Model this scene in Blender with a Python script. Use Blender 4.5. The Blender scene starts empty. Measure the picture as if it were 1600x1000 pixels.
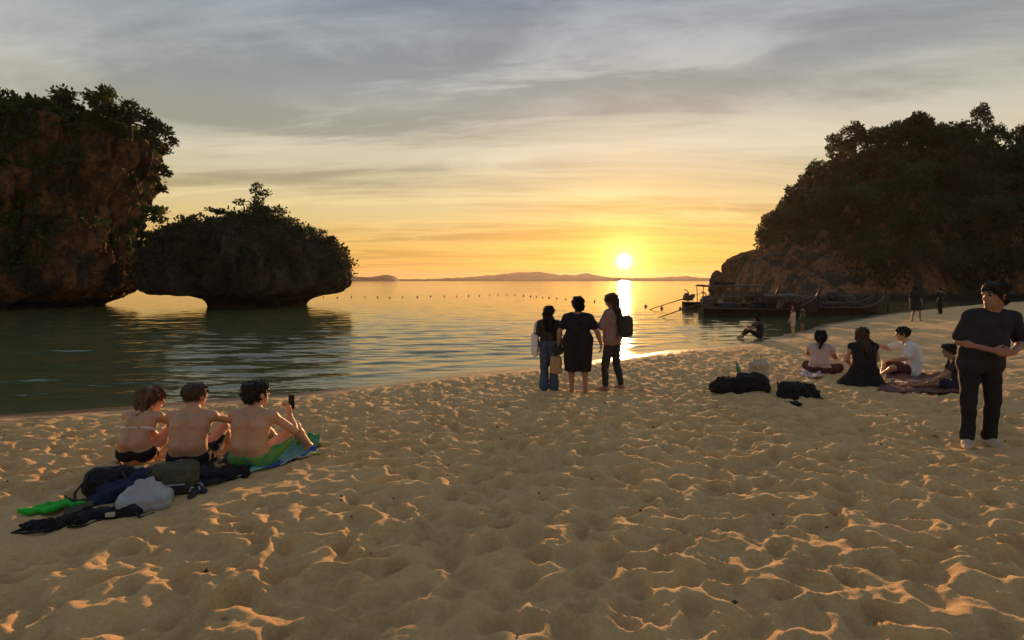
import bpy, bmesh, math, random
import numpy as np
from mathutils import Vector, Matrix

random.seed(7); RNG = np.random.default_rng(7)
SC = bpy.context.scene
COL = SC.collection
# ------------------------------------------------------------------ camera, sky, sun, exposure
FPX, HY, CH = 880.0, 438.0, 2.15          # focal length in photo pixels, horizon row, eye height above the sea
cam_d = bpy.data.cameras.new('camera'); cam = bpy.data.objects.new('camera', cam_d); COL.objects.link(cam)
cam.location = (0, 0, CH); cam.rotation_euler = (math.radians(90), 0, 0)
cam_d.sensor_width = 36; cam_d.lens = 36*FPX/1600; cam_d.shift_y = -(500-HY)/1600
cam_d.clip_start = .05; cam_d.clip_end = 60000
SC.camera = cam

SUN = Vector((175, 880, 30)).normalized()
SUN_EL = math.asin(SUN.z); SUN_AZ = math.atan2(SUN.x, SUN.y)
sun_d = bpy.data.lights.new('sun', 'SUN'); sun = bpy.data.objects.new('sun', sun_d); COL.objects.link(sun)
sun_d.energy = 5.0; sun_d.angle = math.radians(.7); sun_d.color = (1.0, .53, .23)
LAMP = Vector((175, 880, 54)).normalized()      # lamp raised above the sky's sun disc to light more of the sand
sun.rotation_euler = (-LAMP).to_track_quat('-Z', 'Y').to_euler()

def nd(nt, typ, ins=None, **kw):
    n = nt.nodes.new(typ)
    for k, v in kw.items(): setattr(n, k, v)
    for k, v in (ins or {}).items():
        if isinstance(v, bpy.types.NodeSocket): nt.links.new(v, n.inputs[k])
        else: n.inputs[k].default_value = v
    return n
def mth(nt, op, a, b=0.0, c=None, clamp=False):
    ins = {0: a, 1: b}
    if c is not None: ins[2] = c
    return nd(nt, 'ShaderNodeMath', ins, operation=op, use_clamp=clamp).outputs[0]
def mixc(nt, f, a, b, mode='MIX'):
    n = nt.nodes.new('ShaderNodeMix'); n.data_type = 'RGBA'; n.blend_type = mode
    for k, v in ((0, f), (6, a), (7, b)):
        if isinstance(v, bpy.types.NodeSocket): nt.links.new(v, n.inputs[k])
        else: n.inputs[k].default_value = v if k == 0 else (*v, 1)
    return n.outputs[2]
def ramp(nt, f, stops, interp='LINEAR'):
    n = nd(nt, 'ShaderNodeValToRGB', {0: f}); cr = n.color_ramp; cr.interpolation = interp
    while len(cr.elements) < len(stops): cr.elements.new(.5)
    for e, (p, c) in zip(cr.elements, stops):
        e.position = p; e.color = (*c, 1) if len(c) == 3 else c
    return n.outputs[0]
def lin(r, g, b):
    f = lambda v: (v/255/12.92 if v/255 <= .04045 else ((v/255+.055)/1.055)**2.4)
    return (f(r), f(g), f(b))

def build_world():
    w = bpy.data.worlds.new('World'); SC.world = w; w.use_nodes = True
    nt = w.node_tree; nt.nodes.clear()
    tc = nd(nt, 'ShaderNodeTexCoord').outputs['Generated']
    d = nd(nt, 'ShaderNodeVectorMath', {0: tc}, operation='NORMALIZE').outputs[0]
    sep = nd(nt, 'ShaderNodeSeparateXYZ', {0: d}); z = mth(nt, 'MAXIMUM', sep.outputs[2], 0.0)
    dot = nd(nt, 'ShaderNodeVectorMath', {0: d, 1: SUN}, operation='DOT_PRODUCT').outputs['Value']
    ang = mth(nt, 'MULTIPLY', mth(nt, 'ARCCOSINE', mth(nt, 'MINIMUM', dot, 1.0)), 180/math.pi)
    # horizontal-stretched angle for the wide glow
    zz = mth(nt, 'SUBTRACT', sep.outputs[2], float(SUN.z))
    # thin high cloud veil: base colours by elevation (sine)
    zs = mth(nt, 'MULTIPLY', z, 1.25)
    clear = ramp(nt, zs, [(0.0, lin(202, 152, 80)), (.03, lin(212, 163, 80)), (.09, lin(210, 174, 104)), (.15, lin(202, 182, 132)),
                          (.26, lin(190, 183, 160)), (.40, lin(173, 175, 170)), (.56, lin(142, 153, 165)), (1.0, lin(128, 142, 160))])
    cloud = ramp(nt, zs, [(0.0, lin(190, 136, 74)), (.05, lin(188, 146, 78)), (.13, lin(160, 134, 90)), (.24, lin(142, 136, 114)),
                          (.40, lin(124, 131, 132)), (.56, lin(102, 113, 126)), (1.0, lin(104, 113, 130))])
    # streaks on a flat layer far above: project direction to the layer
    inv = mth(nt, 'DIVIDE', 1.0, mth(nt, 'ADD', z, .075))
    px = mth(nt, 'MULTIPLY', sep.outputs[0], inv); py = mth(nt, 'MULTIPLY', sep.outputs[1], inv)
    v = nd(nt, 'ShaderNodeCombineXYZ', {0: px, 1: py, 2: 0.0}).outputs[0]
    vr = nd(nt, 'ShaderNodeMapping', {'Vector': v, 'Rotation': (0, 0, math.radians(-14)), 'Scale': (.20, .62, 1), 'Location': L1}).outputs[0]
    n1 = nd(nt, 'ShaderNodeTexNoise', {'Vector': vr, 'Scale': 1.25, 'Detail': 9, 'Roughness': .6, 'Distortion': .9}).outputs[0]
    vr2 = nd(nt, 'ShaderNodeMapping', {'Vector': v, 'Rotation': (0, 0, math.radians(24)), 'Scale': (.30, 1.0, 1), 'Location': L2}).outputs[0]
    n2 = nd(nt, 'ShaderNodeTexNoise', {'Vector': vr2, 'Scale': 1.5, 'Detail': 8, 'Roughness': .62, 'Distortion': 1.1}).outputs[0]
    m1 = nd(nt, 'ShaderNodeMapRange', {0: n1, 1: .42, 2: .62}, interpolation_type='SMOOTHSTEP').outputs[0]
    m2 = nd(nt, 'ShaderNodeMapRange', {0: n2, 1: .47, 2: .68}, interpolation_type='SMOOTHSTEP').outputs[0]
    c = mixc(nt, mth(nt, 'MULTIPLY', m1, .85), clear, cloud)
    c = mixc(nt, mth(nt, 'MULTIPLY', m2, .6), c, mixc(nt, 1.0, clear, (1.26, 1.25, 1.22), 'MULTIPLY'))
    # away from the sun the veil is cooler and dimmer
    side = nd(nt, 'ShaderNodeMapRange', {0: dot, 1: .95, 2: -.6}, interpolation_type='SMOOTHSTEP').outputs[0]
    c = mixc(nt, mth(nt, 'MULTIPLY', side, .9), c, mixc(nt, 1.0, c, (.62, .66, .78), 'MULTIPLY'))
    # aureole round the sun
    def glow(w_, k, col):
        g = mth(nt, 'MULTIPLY', mth(nt, 'EXPONENT', mth(nt, 'MULTIPLY', ang, -1.0/w_)), k)
        return nd(nt, 'ShaderNodeVectorMath', {0: col, 'Scale': g}, operation='SCALE').outputs[0]
    for w_, k, col in ((.9, 2.4, (1, .80, .25)), (3.0, .42, (1, .64, .05)), (7, .08, (1, .56, .04))):
        c = mixc(nt, 1.0, c, glow(w_, k, col), 'ADD')
    disc = nd(nt, 'ShaderNodeMapRange', {0: ang, 1: .15, 2: .92, 3: 1.0, 4: 0.0}, interpolation_type='SMOOTHSTEP').outputs[0]
    dsc = nd(nt, 'ShaderNodeVectorMath', {0: (1, .9, .6), 'Scale': mth(nt, 'MULTIPLY', disc, 5.0)}, operation='SCALE').outputs[0]
    c = mixc(nt, 1.0, c, dsc, 'ADD')
    # clear-air scattering under the veil
    sky = nd(nt, 'ShaderNodeTexSky', sky_type='NISHITA', sun_disc=False, sun_elevation=SUN_EL, sun_rotation=SUN_AZ, air_density=1.2, dust_density=2.0)
    b1 = nd(nt, 'ShaderNodeBackground', {0: c, 1: SKY_VEIL}); b2 = nd(nt, 'ShaderNodeBackground', {0: sky.outputs[0], 1: SKY_AIR})
    add = nd(nt, 'ShaderNodeAddShader', {0: b1.outputs[0], 1: b2.outputs[0]})
    nt.links.new(add.outputs[0], nd(nt, 'ShaderNodeOutputWorld').inputs[0])
L1, L2 = (2.14, 4.90, 0), (3.33, 5.435, 0)
SKY_VEIL, SKY_AIR = .95, .02
HAZE = 0.00007
build_world()
SC.view_settings.view_transform = 'Standard'; SC.view_settings.look = 'None'
SC.view_settings.exposure = 0.27; SC.view_settings.gamma = 1.0
SC.cycles.max_bounces = 6; SC.cycles.transparent_max_bounces = 8
SC.cycles.sample_clamp_indirect = 6; SC.cycles.use_denoising = True
SC.cycles.volume_bounces = 0

# ------------------------------------------------------------------ helpers
def P(px, py, D):
    return Vector(((px-800)/FPX*D, D, CH-(py-HY)/FPX*D))
_perm = RNG.permutation(512); _g3 = RNG.normal(size=(512, 3)); _g3 /= np.linalg.norm(_g3, axis=1)[:, None]
def perlin(p):
    p = np.asarray(p, float); i = np.floor(p).astype(np.int64); f = p-i
    u = f*f*f*(f*(f*6-15)+10); out = 0
    for dx in (0, 1):
        for dy in (0, 1):
            for dz in (0, 1):
                h = _perm[(i[..., 0]+dx) & 511]; h = _perm[(h+i[..., 1]+dy) & 511]; h = _perm[(h+i[..., 2]+dz) & 511]
                g = _g3[h]; d = g[..., 0]*(f[..., 0]-dx)+g[..., 1]*(f[..., 1]-dy)+g[..., 2]*(f[..., 2]-dz)
                w = (u[..., 0] if dx else 1-u[..., 0])*(u[..., 1] if dy else 1-u[..., 1])*(u[..., 2] if dz else 1-u[..., 2])
                out = out+w*d
    return out*1.6
def fbm(p, o=4, gain=.5):
    p = np.asarray(p, float); a = 1.0; s = 0
    for k in range(o): s = s+a*perlin(p*2**k+k*17.3); a *= gain
    return s
def mesh_np(name, V, Fc, smooth=True):
    V = np.asarray(V, np.float32); Fc = np.asarray(Fc, np.int32); m = bpy.data.meshes.new(name)
    n = Fc.shape[1]
    m.vertices.add(len(V)); m.vertices.foreach_set('co', V.ravel())
    m.loops.add(Fc.size); m.loops.foreach_set('vertex_index', Fc.ravel())
    m.polygons.add(len(Fc)); m.polygons.foreach_set('loop_start', np.arange(0, Fc.size, n, dtype=np.int32))
    m.polygons.foreach_set('use_smooth', np.full(len(Fc), smooth))
    m.update(calc_edges=True); m.validate()
    return m
def ob(name, mesh, mat=None, parent=None, loc=(0, 0, 0), rz=0.0, label=None, cat=None, group=None, kind=None):
    o = bpy.data.objects.new(name, mesh); COL.objects.link(o)
    o.location = loc; o.rotation_euler = (0, 0, rz)
    if parent: o.parent = parent
    if mat and mesh is not None and not mesh.materials: mesh.materials.append(mat)
    for k, v in (('label', label), ('category', cat), ('group', group), ('kind', kind)):
        if v: o[k] = v
    return o
def bm_mesh(name, bm, smooth=False):
    m = bpy.data.meshes.new(name); bm.normal_update(); bm.to_mesh(m); bm.free()
    if smooth: m.polygons.foreach_set('use_smooth', np.full(len(m.polygons), True))
    return m
def tube(pts, rads, n=8, name='tube'):
    pts = [Vector(p) for p in pts]; V = []; Q = []
    ref = Vector((.13, .21, 1)).normalized()
    for i, p in enumerate(pts):
        t = (pts[min(i+1, len(pts)-1)]-pts[max(i-1, 0)]).normalized()
        if abs(t.dot(ref)) > .97: ref = Vector((1, .1, .05)).normalized()
        a = t.cross(ref).normalized(); b = t.cross(a)
        r = rads[i] if hasattr(rads, '__len__') else rads
        for k in range(n):
            th = 2*math.pi*k/n; V.append(p+a*(r*math.cos(th))+b*(r*math.sin(th)))
    for i in range(len(pts)-1):
        for k in range(n): Q.append((i*n+k, i*n+(k+1) % n, (i+1)*n+(k+1) % n, (i+1)*n+k))
    c0, c1 = len(V), len(V)+1; V += [pts[0], pts[-1]]; L = (len(pts)-1)*n
    for k in range(n): Q.append((c0, c0, (k+1) % n, k)); Q.append((c1, c1, L+k, L+(k+1) % n))
    return [tuple(v) for v in V], Q
def join_vf(items):
    V = []; Q = []
    for v, q in items:
        o = len(V); V += list(v); Q += [tuple(i+o for i in f) for f in q]
    return V, Q
def vf_mesh(name, V, Q, smooth=True):
    m = bpy.data.meshes.new(name)
    m.from_pydata([tuple(v) for v in V], [], [tuple(dict.fromkeys(f)) for f in Q]); m.update()
    m.polygons.foreach_set('use_smooth', np.full(len(m.polygons), smooth)); return m
def box_vf(c, s, rz=0.0, taper=1.0):
    V = []; cz, sz = math.cos(rz), math.sin(rz)
    for z in (-1, 1):
        for x, y in ((-1, -1), (1, -1), (1, 1), (-1, 1)):
            k = taper if z > 0 else 1
            X, Y = x*s[0]*k/2, y*s[1]*k/2
            V.append((c[0]+X*cz-Y*sz, c[1]+X*sz+Y*cz, c[2]+z*s[2]/2))
    return V, [(3, 2, 1, 0), (4, 5, 6, 7), (0, 1, 5, 4), (1, 2, 6, 5), (2, 3, 7, 6), (3, 0, 4, 7)]

# ------------------------------------------------------------------ materials
def new_mat(name):
    m = bpy.data.materials.new(name); m.use_nodes = True; nt = m.node_tree
    return m, nt, nt.nodes['Principled BSDF']
def mat(name, col, rough=.7, var=.25, scale=12, bump=.0, bscale=60, spec=.3, col2=None, trans=0.0, metal=0.0):
    m, nt, b = new_mat(name)
    tc = nd(nt, 'ShaderNodeTexCoord').outputs['Object']
    n = nd(nt, 'ShaderNodeTexNoise', {'Vector': tc, 'Scale': scale, 'Detail': 4}).outputs[0]
    f = nd(nt, 'ShaderNodeMapRange', {0: n, 1: .35, 2: .65}).outputs[0]
    c2 = col2 or tuple(c*(1-var) for c in col)
    c = mixc(nt, f, col, c2); nt.links.new(c, b.inputs['Base Color'])
    b.inputs['Roughness'].default_value = rough; b.inputs['Specular IOR Level'].default_value = spec; b.inputs['Metallic'].default_value = metal
    if bump:
        bn = nd(nt, 'ShaderNodeTexNoise', {'Vector': tc, 'Scale': bscale, 'Detail': 4}).outputs[0]
        bb = nd(nt, 'ShaderNodeBump', {'Strength': .6, 'Distance': bump, 'Height': bn}); nt.links.new(bb.outputs[0], b.inputs['Normal'])
    if trans:
        t = nd(nt, 'ShaderNodeBsdfTranslucent', {0: c}); mx = nd(nt, 'ShaderNodeMixShader', {0: trans, 1: b.outputs[0], 2: t.outputs[0]})
        nt.links.new(mx.outputs[0], nt.nodes['Material Output'].inputs[0])
    return m

def sand_mat():
    m, nt, b = new_mat('sand')
    pos = nd(nt, 'ShaderNodeNewGeometry').outputs['Position']
    n1 = nd(nt, 'ShaderNodeTexNoise', {'Vector': pos, 'Scale': .9, 'Detail': 5}).outputs[0]
    n2 = nd(nt, 'ShaderNodeTexNoise', {'Vector': pos, 'Scale': 26, 'Detail': 6, 'Roughness': .7}).outputs[0]
    n3 = nd(nt, 'ShaderNodeTexNoise', {'Vector': pos, 'Scale': 300, 'Detail': 2}).outputs[0]
    n4 = nd(nt, 'ShaderNodeTexNoise', {'Vector': pos, 'Scale': 85, 'Detail': 4, 'Roughness': .75}).outputs[0]
    c = mixc(nt, nd(nt, 'ShaderNodeMapRange', {0: n1, 1: .35, 2: .65}).outputs[0], (.78, .50, .215), (.65, .405, .165))
    c = mixc(nt, nd(nt, 'ShaderNodeMapRange', {0: n2, 1: .4, 2: .75}).outputs[0], c, (.84, .57, .26))
    c = mixc(nt, nd(nt, 'ShaderNodeMapRange', {0: n4, 1: .52, 2: .75, 3: 0, 4: .55}).outputs[0], c, (.46, .28, .10))
    sp = nd(nt, 'ShaderNodeMapRange', {0: n3, 1: .62, 2: .72}).outputs[0]
    c = mixc(nt, mth(nt, 'MULTIPLY', sp, .6), c, (.16, .11, .06))
    z = nd(nt, 'ShaderNodeSeparateXYZ', {0: pos}).outputs[2]
    nw = nd(nt, 'ShaderNodeTexNoise', {'Vector': pos, 'Scale': .8, 'Detail': 3}).outputs[0]
    zz = mth(nt, 'ADD', z, mth(nt, 'MULTIPLY', mth(nt, 'SUBTRACT', nw, .5), .05))
    wet = nd(nt, 'ShaderNodeMapRange', {0: zz, 1: .06, 2: .02}, interpolation_type='SMOOTHSTEP').outputs[0]
    c = mixc(nt, wet, c, (.20, .135, .075))
    nt.links.new(c, b.inputs['Base Color'])
    nt.links.new(nd(nt, 'ShaderNodeMapRange', {0: wet, 1: 0, 2: 1, 3: .95, 4: .28}).outputs[0], b.inputs['Roughness'])
    b.inputs['Specular IOR Level'].default_value = .25
    dry = mth(nt, 'SUBTRACT', 1.0, wet)
    h = mth(nt, 'ADD', mth(nt, 'MULTIPLY', n2, .02), mth(nt, 'ADD', mth(nt, 'MULTIPLY', n3, .003), mth(nt, 'MULTIPLY', n4, .009)))
    bb = nd(nt, 'ShaderNodeBump', {'Strength': mth(nt, 'MULTIPLY', dry, 1.0), 'Distance': 1.0, 'Height': h}); nt.links.new(bb.outputs[0], b.inputs['Normal'])
    return m
def water_mat():
    m, nt, b = new_mat('sea_water')
    pos = nd(nt, 'ShaderNodeNewGeometry').outputs['Position']
    mp = nd(nt, 'ShaderNodeMapping', {'Vector': pos, 'Rotation': (0, 0, math.radians(22)), 'Scale': (.35, 1, 1)}).outputs[0]
    n1 = nd(nt, 'ShaderNodeTexNoise', {'Vector': mp, 'Scale': 1.3, 'Detail': 3, 'Distortion': .4}).outputs[0]
    n2 = nd(nt, 'ShaderNodeTexNoise', {'Vector': mp, 'Scale': 6, 'Detail': 3}).outputs[0]
    h = mth(nt, 'ADD', mth(nt, 'MULTIPLY', n1, .045), mth(nt, 'MULTIPLY', n2, .008))
    bb = nd(nt, 'ShaderNodeBump', {'Strength': .8, 'Distance': 1.0, 'Height': h}); nt.links.new(bb.outputs[0], b.inputs['Normal'])
    b.inputs['Base Color'].default_value = (.10, .12, .052, 1); b.inputs['Roughness'].default_value = .06; b.inputs['IOR'].default_value = 1.33
    return m
def rock_mat(name, ochre):
    m, nt, b = new_mat(name)
    pos = nd(nt, 'ShaderNodeNewGeometry').outputs['Position']
    st = nd(nt, 'ShaderNodeMapping', {'Vector': pos, 'Scale': (1, 1, .3)}).outputs[0]
    n1 = nd(nt, 'ShaderNodeTexNoise', {'Vector': st, 'Scale': .45, 'Detail': 8, 'Roughness': .65}).outputs[0]
    n2 = nd(nt, 'ShaderNodeTexNoise', {'Vector': pos, 'Scale': 2.2, 'Detail': 8, 'Roughness': .7}).outputs[0]
    c = ramp(nt, n1, [(.3, (.03, .025, .02)), (.45, (.075, .055, .038)), (.55, ochre), (.62, (.16, .11, .075)), (.75, (.05, .038, .028))])
    c = mixc(nt, nd(nt, 'ShaderNodeMapRange', {0: n2, 1: .42, 2: .7}).outputs[0], c, (.06, .05, .035))
    z = nd(nt, 'ShaderNodeSeparateXYZ', {0: pos}).outputs[2]
    tide = nd(nt, 'ShaderNodeMapRange', {0: mth(nt, 'ADD', z, mth(nt, 'MULTIPLY', n2, .7)), 1: 1.15, 2: .75}).outputs[0]
    c = mixc(nt, tide, c, (.035, .03, .024))
    nt.links.new(c, b.inputs['Base Color']); b.inputs['Roughness'].default_value = .9; b.inputs['Specular IOR Level'].default_value = .15
    bb = nd(nt, 'ShaderNodeBump', {'Strength': .9, 'Distance': .5, 'Height': n2}); nt.links.new(bb.outputs[0], b.inputs['Normal'])
    return m
M = dict(
    sand=sand_mat(), water=water_mat(), rock=rock_mat('limestone_ochre', (.40, .18, .07)), rockd=rock_mat('limestone_grey', (.085, .065, .045)),
    hill=mat('hill_soil', (.075, .052, .03), .95, .5, .3, col2=(.045, .055, .022)), far=mat('far_forest', (.05, .045, .03), .95, .4, .02),
    leaf=mat('leaf_green', (.045, .075, .018), .6, 0, .6, col2=(.075, .095, .025), trans=.3), leafd=mat('leaf_dark', (.032, .05, .016), .6, 0, .5, col2=(.06, .06, .025), trans=.25),
    leafb=mat('leaf_brownish', (.045, .055, .016), .65, 0, .12, col2=(.06, .042, .018), trans=.25),
    bark=mat('bark', (.075, .055, .04), .9, .4, 6, .02, 14),
    skin=mat('skin_tan', (.60, .33, .195), .55, .12, 9, .0012, 220, .35), skin2=mat('skin_brown', (.36, .19, .115), .55, .12, 9, .0012, 220, .35), skin3=mat('skin_light', (.56, .33, .22), .55, .1, 9, .0012, 220, .35),
    eye=mat('eye_dark', (.02, .015, .012), .25, .1, 10), lip=mat('lip', (.33, .12, .09), .5, .1, 20),
    hairk=mat('hair_black', (.014, .010, .008), .5, .3, 40, .004, 160), hairb=mat('hair_brown', (.085, .045, .022), .5, .35, 30, .004, 160), hairl=mat('hair_light_brown', (.17, .09, .045), .5, .35, 30, .004, 160),
    blackt=mat('cloth_washed_black', (.030, .028, .032), .9, .3, 8, .006, 36), black=mat('cloth_black', (.017, .016, .018), .85, .3, 10, .004, 50), dark=mat('cloth_charcoal', (.04, .037, .036), .85, .3, 10, .004, 50),
    navy=mat('cloth_navy', (.02, .028, .065), .85, .3, 10, .004, 50), denim=mat('cloth_denim', (.07, .10, .17), .85, .3, 20, .004, 60), olive=mat('cloth_olive', (.085, .08, .045), .85, .3, 10, .004, 50),
    white=mat('cloth_white', (.74, .72, .70), .85, .1, 10, .004, 40), cream=mat('cloth_cream', (.55, .43, .31), .85, .2, 10, .004, 40), duskp=mat('cloth_dusky_pink', (.30, .20, .17), .85, .2, 10, .004, 40), pinkw=mat('cloth_pale_pink', (.60, .44, .40), .85, .15, 10, .004, 40),
    red=mat('cloth_maroon', (.10, .030, .028), .85, .3, 10, .004, 50), green=mat('cloth_lime', (.20, .34, .03), .8, 0, 9, .004, 50, col2=(.03, .24, .12)),
    limeg=mat('cloth_bright_green', (.03, .52, .04), .8, .3, 10, .004, 50), teal=mat('towel_teal', (.10, .30, .24), .95, .2, 10, .004, 120),
    greyp=mat('plastic_grey', (.36, .38, .38), .45, .15, 8, .003, 40, .5), rubber=mat('rubber_black', (.02, .02, .02), .6, .2, 20), straw=mat('straw_weave', (.50, .33, .16), .85, .35, 60, .004, 120),
    peach=mat('towel_peach', (.72, .38, .18), .95, .12, 10, .004, 120), matred=mat('mat_red', (.20, .085, .062), .9, .3, 14, .003, 90),
    wood=mat('boat_wood', (.045, .027, .018), .6, .4, 5, .006, 18), woodp=mat('boat_paint', (.12, .08, .05), .5, .35, 3, .004, 20), tarp=mat('canopy_tarp', (.10, .07, .05), .8, .3, 2, .01, 6),
    metal=mat('engine_metal', (.09, .085, .08), .45, .4, 9, metal=.7), foam=mat('float_orange', (.30, .12, .05), .6, .3, 9), rope=mat('rope', (.20, .15, .10), .9, .3, 30), ribbon=mat('bow_ribbon', (.55, .05, .10), .8, 0, 7, col2=(.62, .46, .05)),
    glass=mat('bottle_green', (.05, .28, .10), .15, .1, 8, spec=.5), debris=mat('dry_litter', (.07, .045, .025), .9, .5, 30),
)
# ------------------------------------------------------------------ beach and sea
SHX = np.array([-400, -80, -40, -15, -8.2, -6.1, -3.75, -2.07, 0, 2.64, 6.1, 9.6, 12.1, 16, 25.8, 34.8, 45, 60, 90, 400.])
SHY = np.array([-60, -10, 2, 7.3, 9.0, 9.75, 11.0, 12.1, 13.6, 15.5, 18.0, 21.0, 23.6, 28.2, 37.8, 45, 53, 62, 70, 90.])
def shore_s(x, y):
    ys = np.interp(x, SHX, SHY); e = .8
    sl = (np.interp(x+e, SHX, SHY)-np.interp(x-e, SHX, SHY))/(2*e)
    wob = .25*perlin(np.stack([np.asarray(x)*.35, np.zeros_like(x)+3.3, np.zeros_like(x)], -1))
    return (ys-y)/np.sqrt(1+sl*sl)+wob
SS = np.array([-400, -30, -6, 0, 1.2, 3.6, 7, 10, 15, 30, 80, 400.]); SZ = np.array([-6, -3, -.5, 0, .085, .20, .34, .45, .53, .75, 1.6, 6.])
def ground_base(x, y):
    return np.interp(shore_s(x, y), SS, SZ)
def bowls(x, y, cell, seed, rmin, rmax):
    # trampled sand: the lowest of many shallow oval bowls, so neighbours meet in crisp crests
    rg = np.random.default_rng(seed); T = rg.random((256, 256, 6))
    u = x/cell; v = y/cell; iu = np.floor(u).astype(int); iv = np.floor(v).astype(int); best = np.full(x.shape, 9.)
    for du in (-1, 0, 1):
        for dv in (-1, 0, 1):
            t = T[(iu+du) & 255, (iv+dv) & 255]
            dx = (u-(iu+du+t[..., 0]))*cell; dy = (v-(iv+dv+t[..., 1]))*cell
            a = t[..., 2]*math.pi; c, s = np.cos(a), np.sin(a)
            r = rmin+(rmax-rmin)*t[..., 3]; e = 1+.7*t[..., 4]
            q = ((dx*c+dy*s)/(r*e))**2+((-dx*s+dy*c)/r)**2
            w_ = (.45+.55*t[..., 5])*(np.minimum(q, 1.5)-1); hh = np.maximum(.16-np.abs(best-w_), 0)/.16; best = np.minimum(best, w_)-hh*hh*.04
    hh = np.maximum(.22-np.abs(best), 0)/.22; return np.minimum(best, 0)-hh*hh*.055
def sand_relief(x, y):
    z0 = np.zeros_like(x)
    wx = x+.10*perlin(np.stack([x*2.3, y*2.3, z0], -1)); wy = y+.10*perlin(np.stack([x*2.3+9, y*2.3, z0+5], -1))
    big = bowls(wx, wy, .205, 3, .076, .135); sml = bowls(wx+3.1, wy+1.7, .095, 5, .036, .064)
    h = (.110+.035*perlin(np.stack([x*.9, y*.9, z0+2], -1)))*(big+.33)+.026*(sml+.33)
    h += .022*fbm(np.stack([x*.6, y*.6, z0], -1), 2)+.014*fbm(np.stack([x*7, y*7, z0+3], -1), 3)
    s = shore_s(x, y); k = np.clip((s-.25)/1.3, 0, 1); k = k*k*(3-2*k)
    for ax, ay, bx, by, r, a in SMOOTHED:      # sand pressed flat where people sit, stand or have spread things
        t = np.clip(((x-ax)*(bx-ax)+(y-ay)*(by-ay))/((bx-ax)**2+(by-ay)**2), 0, 1); d = np.hypot(x-ax-t*(bx-ax), y-ay-t*(by-ay))
        w = np.clip((r+.45-d)/.45, 0, 1); k = k*(1-a*w*w*(3-2*w))
    return h*k
SMOOTHED = [(-3.5, 4.0, -2.75, 4.9, .2, .7), (-3.4, 5.2, -1.95, 5.35, .2, .65), (6.4, 9.75, 7.9, 9.8, .4, .8), (4.65, 5.7, 4.9, 5.75, .12, .6), (.6, 9.9, 1.8, 9.9, .15, .5)]
def ground(x, y):
    x = np.asarray(x, float); y = np.asarray(y, float)
    return ground_base(x, y)+sand_relief(x, y)
def gz(x, y): return float(ground(np.array([x]), np.array([y]))[0])
def gzb(x, y): return float(ground_base(np.array([x]), np.array([y]))[0])-.02
def hit(px, py):
    D = np.arange(1.5, 80, .02); x = (px-800)/FPX*D; z = CH-(py-HY)/FPX*D
    g = ground_base(x, D)-.015; i = int(np.argmax(z < g)); return Vector((x[i], D[i], g[i]))
def grow(a, step, g, end):
    out = [a]
    while abs(out[-1]) < abs(end): out.append(out[-1]+step); step *= g
    return out[1:]
def grid_mesh(name, xs, ys, zf, smooth=True):
    X, Y = np.meshgrid(xs, ys); Z = zf(X, Y); nx = len(xs); ny = len(ys)
    V = np.stack([X, Y, Z], -1).reshape(-1, 3); i = np.arange(nx*ny).reshape(ny, nx)
    Fq = np.stack([i[:-1, :-1], i[:-1, 1:], i[1:, 1:], i[1:, :-1]], -1).reshape(-1, 4)
    return mesh_np(name, V, Fq, smooth)
core = np.arange(-5.5, 5.501, .0195)
xs = np.array(sorted([-v for v in grow(5.5, .021, 1.035, 900)]+list(core)+grow(5.5, .021, 1.035, 900)))
ys = np.array(sorted([1.6-(v) for v in grow(0, .05, 1.12, 900)]+list(np.arange(1.6, 7.5, .0185))+grow(7.5, .02, 1.024, 70)))
ob('beach', grid_mesh('beach', xs, ys, lambda X, Y: ground(X, Y)), M['sand'], kind='structure', label='pale trampled beach sand full of footprints')

def sea_z(X, Y):
    s = -shore_s(X, Y); r = np.hypot(X, Y)
    k = np.clip(s/3, .25, 1)*np.clip(1.3-r/90, 0, 1)
    wx = X+1.2*perlin(np.stack([X*.12, Y*.12, X*0], -1))
    ph = wx*.55-Y*.84
    a = perlin(np.stack([X*.10, Y*.22, X*0+1], -1))
    z = .014*np.sin(ph*3.4+3*a)*(.6+.8*a)+.010*np.sin((wx*.2-Y*.98)*6.1+4*a)
    z += .026*perlin(np.stack([X*.30, Y*.95, X*0+8], -1))+.016*perlin(np.stack([X*1.3, Y*3.2, X*0+4], -1))
    # the last small wave lying along the shore
    z += .045*np.exp(-((s-1.25-.35*perlin(np.stack([X*.3, Y*0, X*0], -1)))/.22)**2)*(r < 60)
    return z*k
wxs = np.array(sorted([-v for v in grow(9, .11, 1.035, 30000)]+list(np.arange(-9, 9.01, .1))+grow(9, .11, 1.035, 30000)))
wys = np.array([-400, -60, -10, 0, 3, 5, 6]+list(np.arange(6.5, 20, .05))+grow(20, .055, 1.022, 30000))
ob('sea', grid_mesh('sea', wxs, wys, sea_z), M['water'], kind='structure', label='calm golden sea with small ripples')

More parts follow.
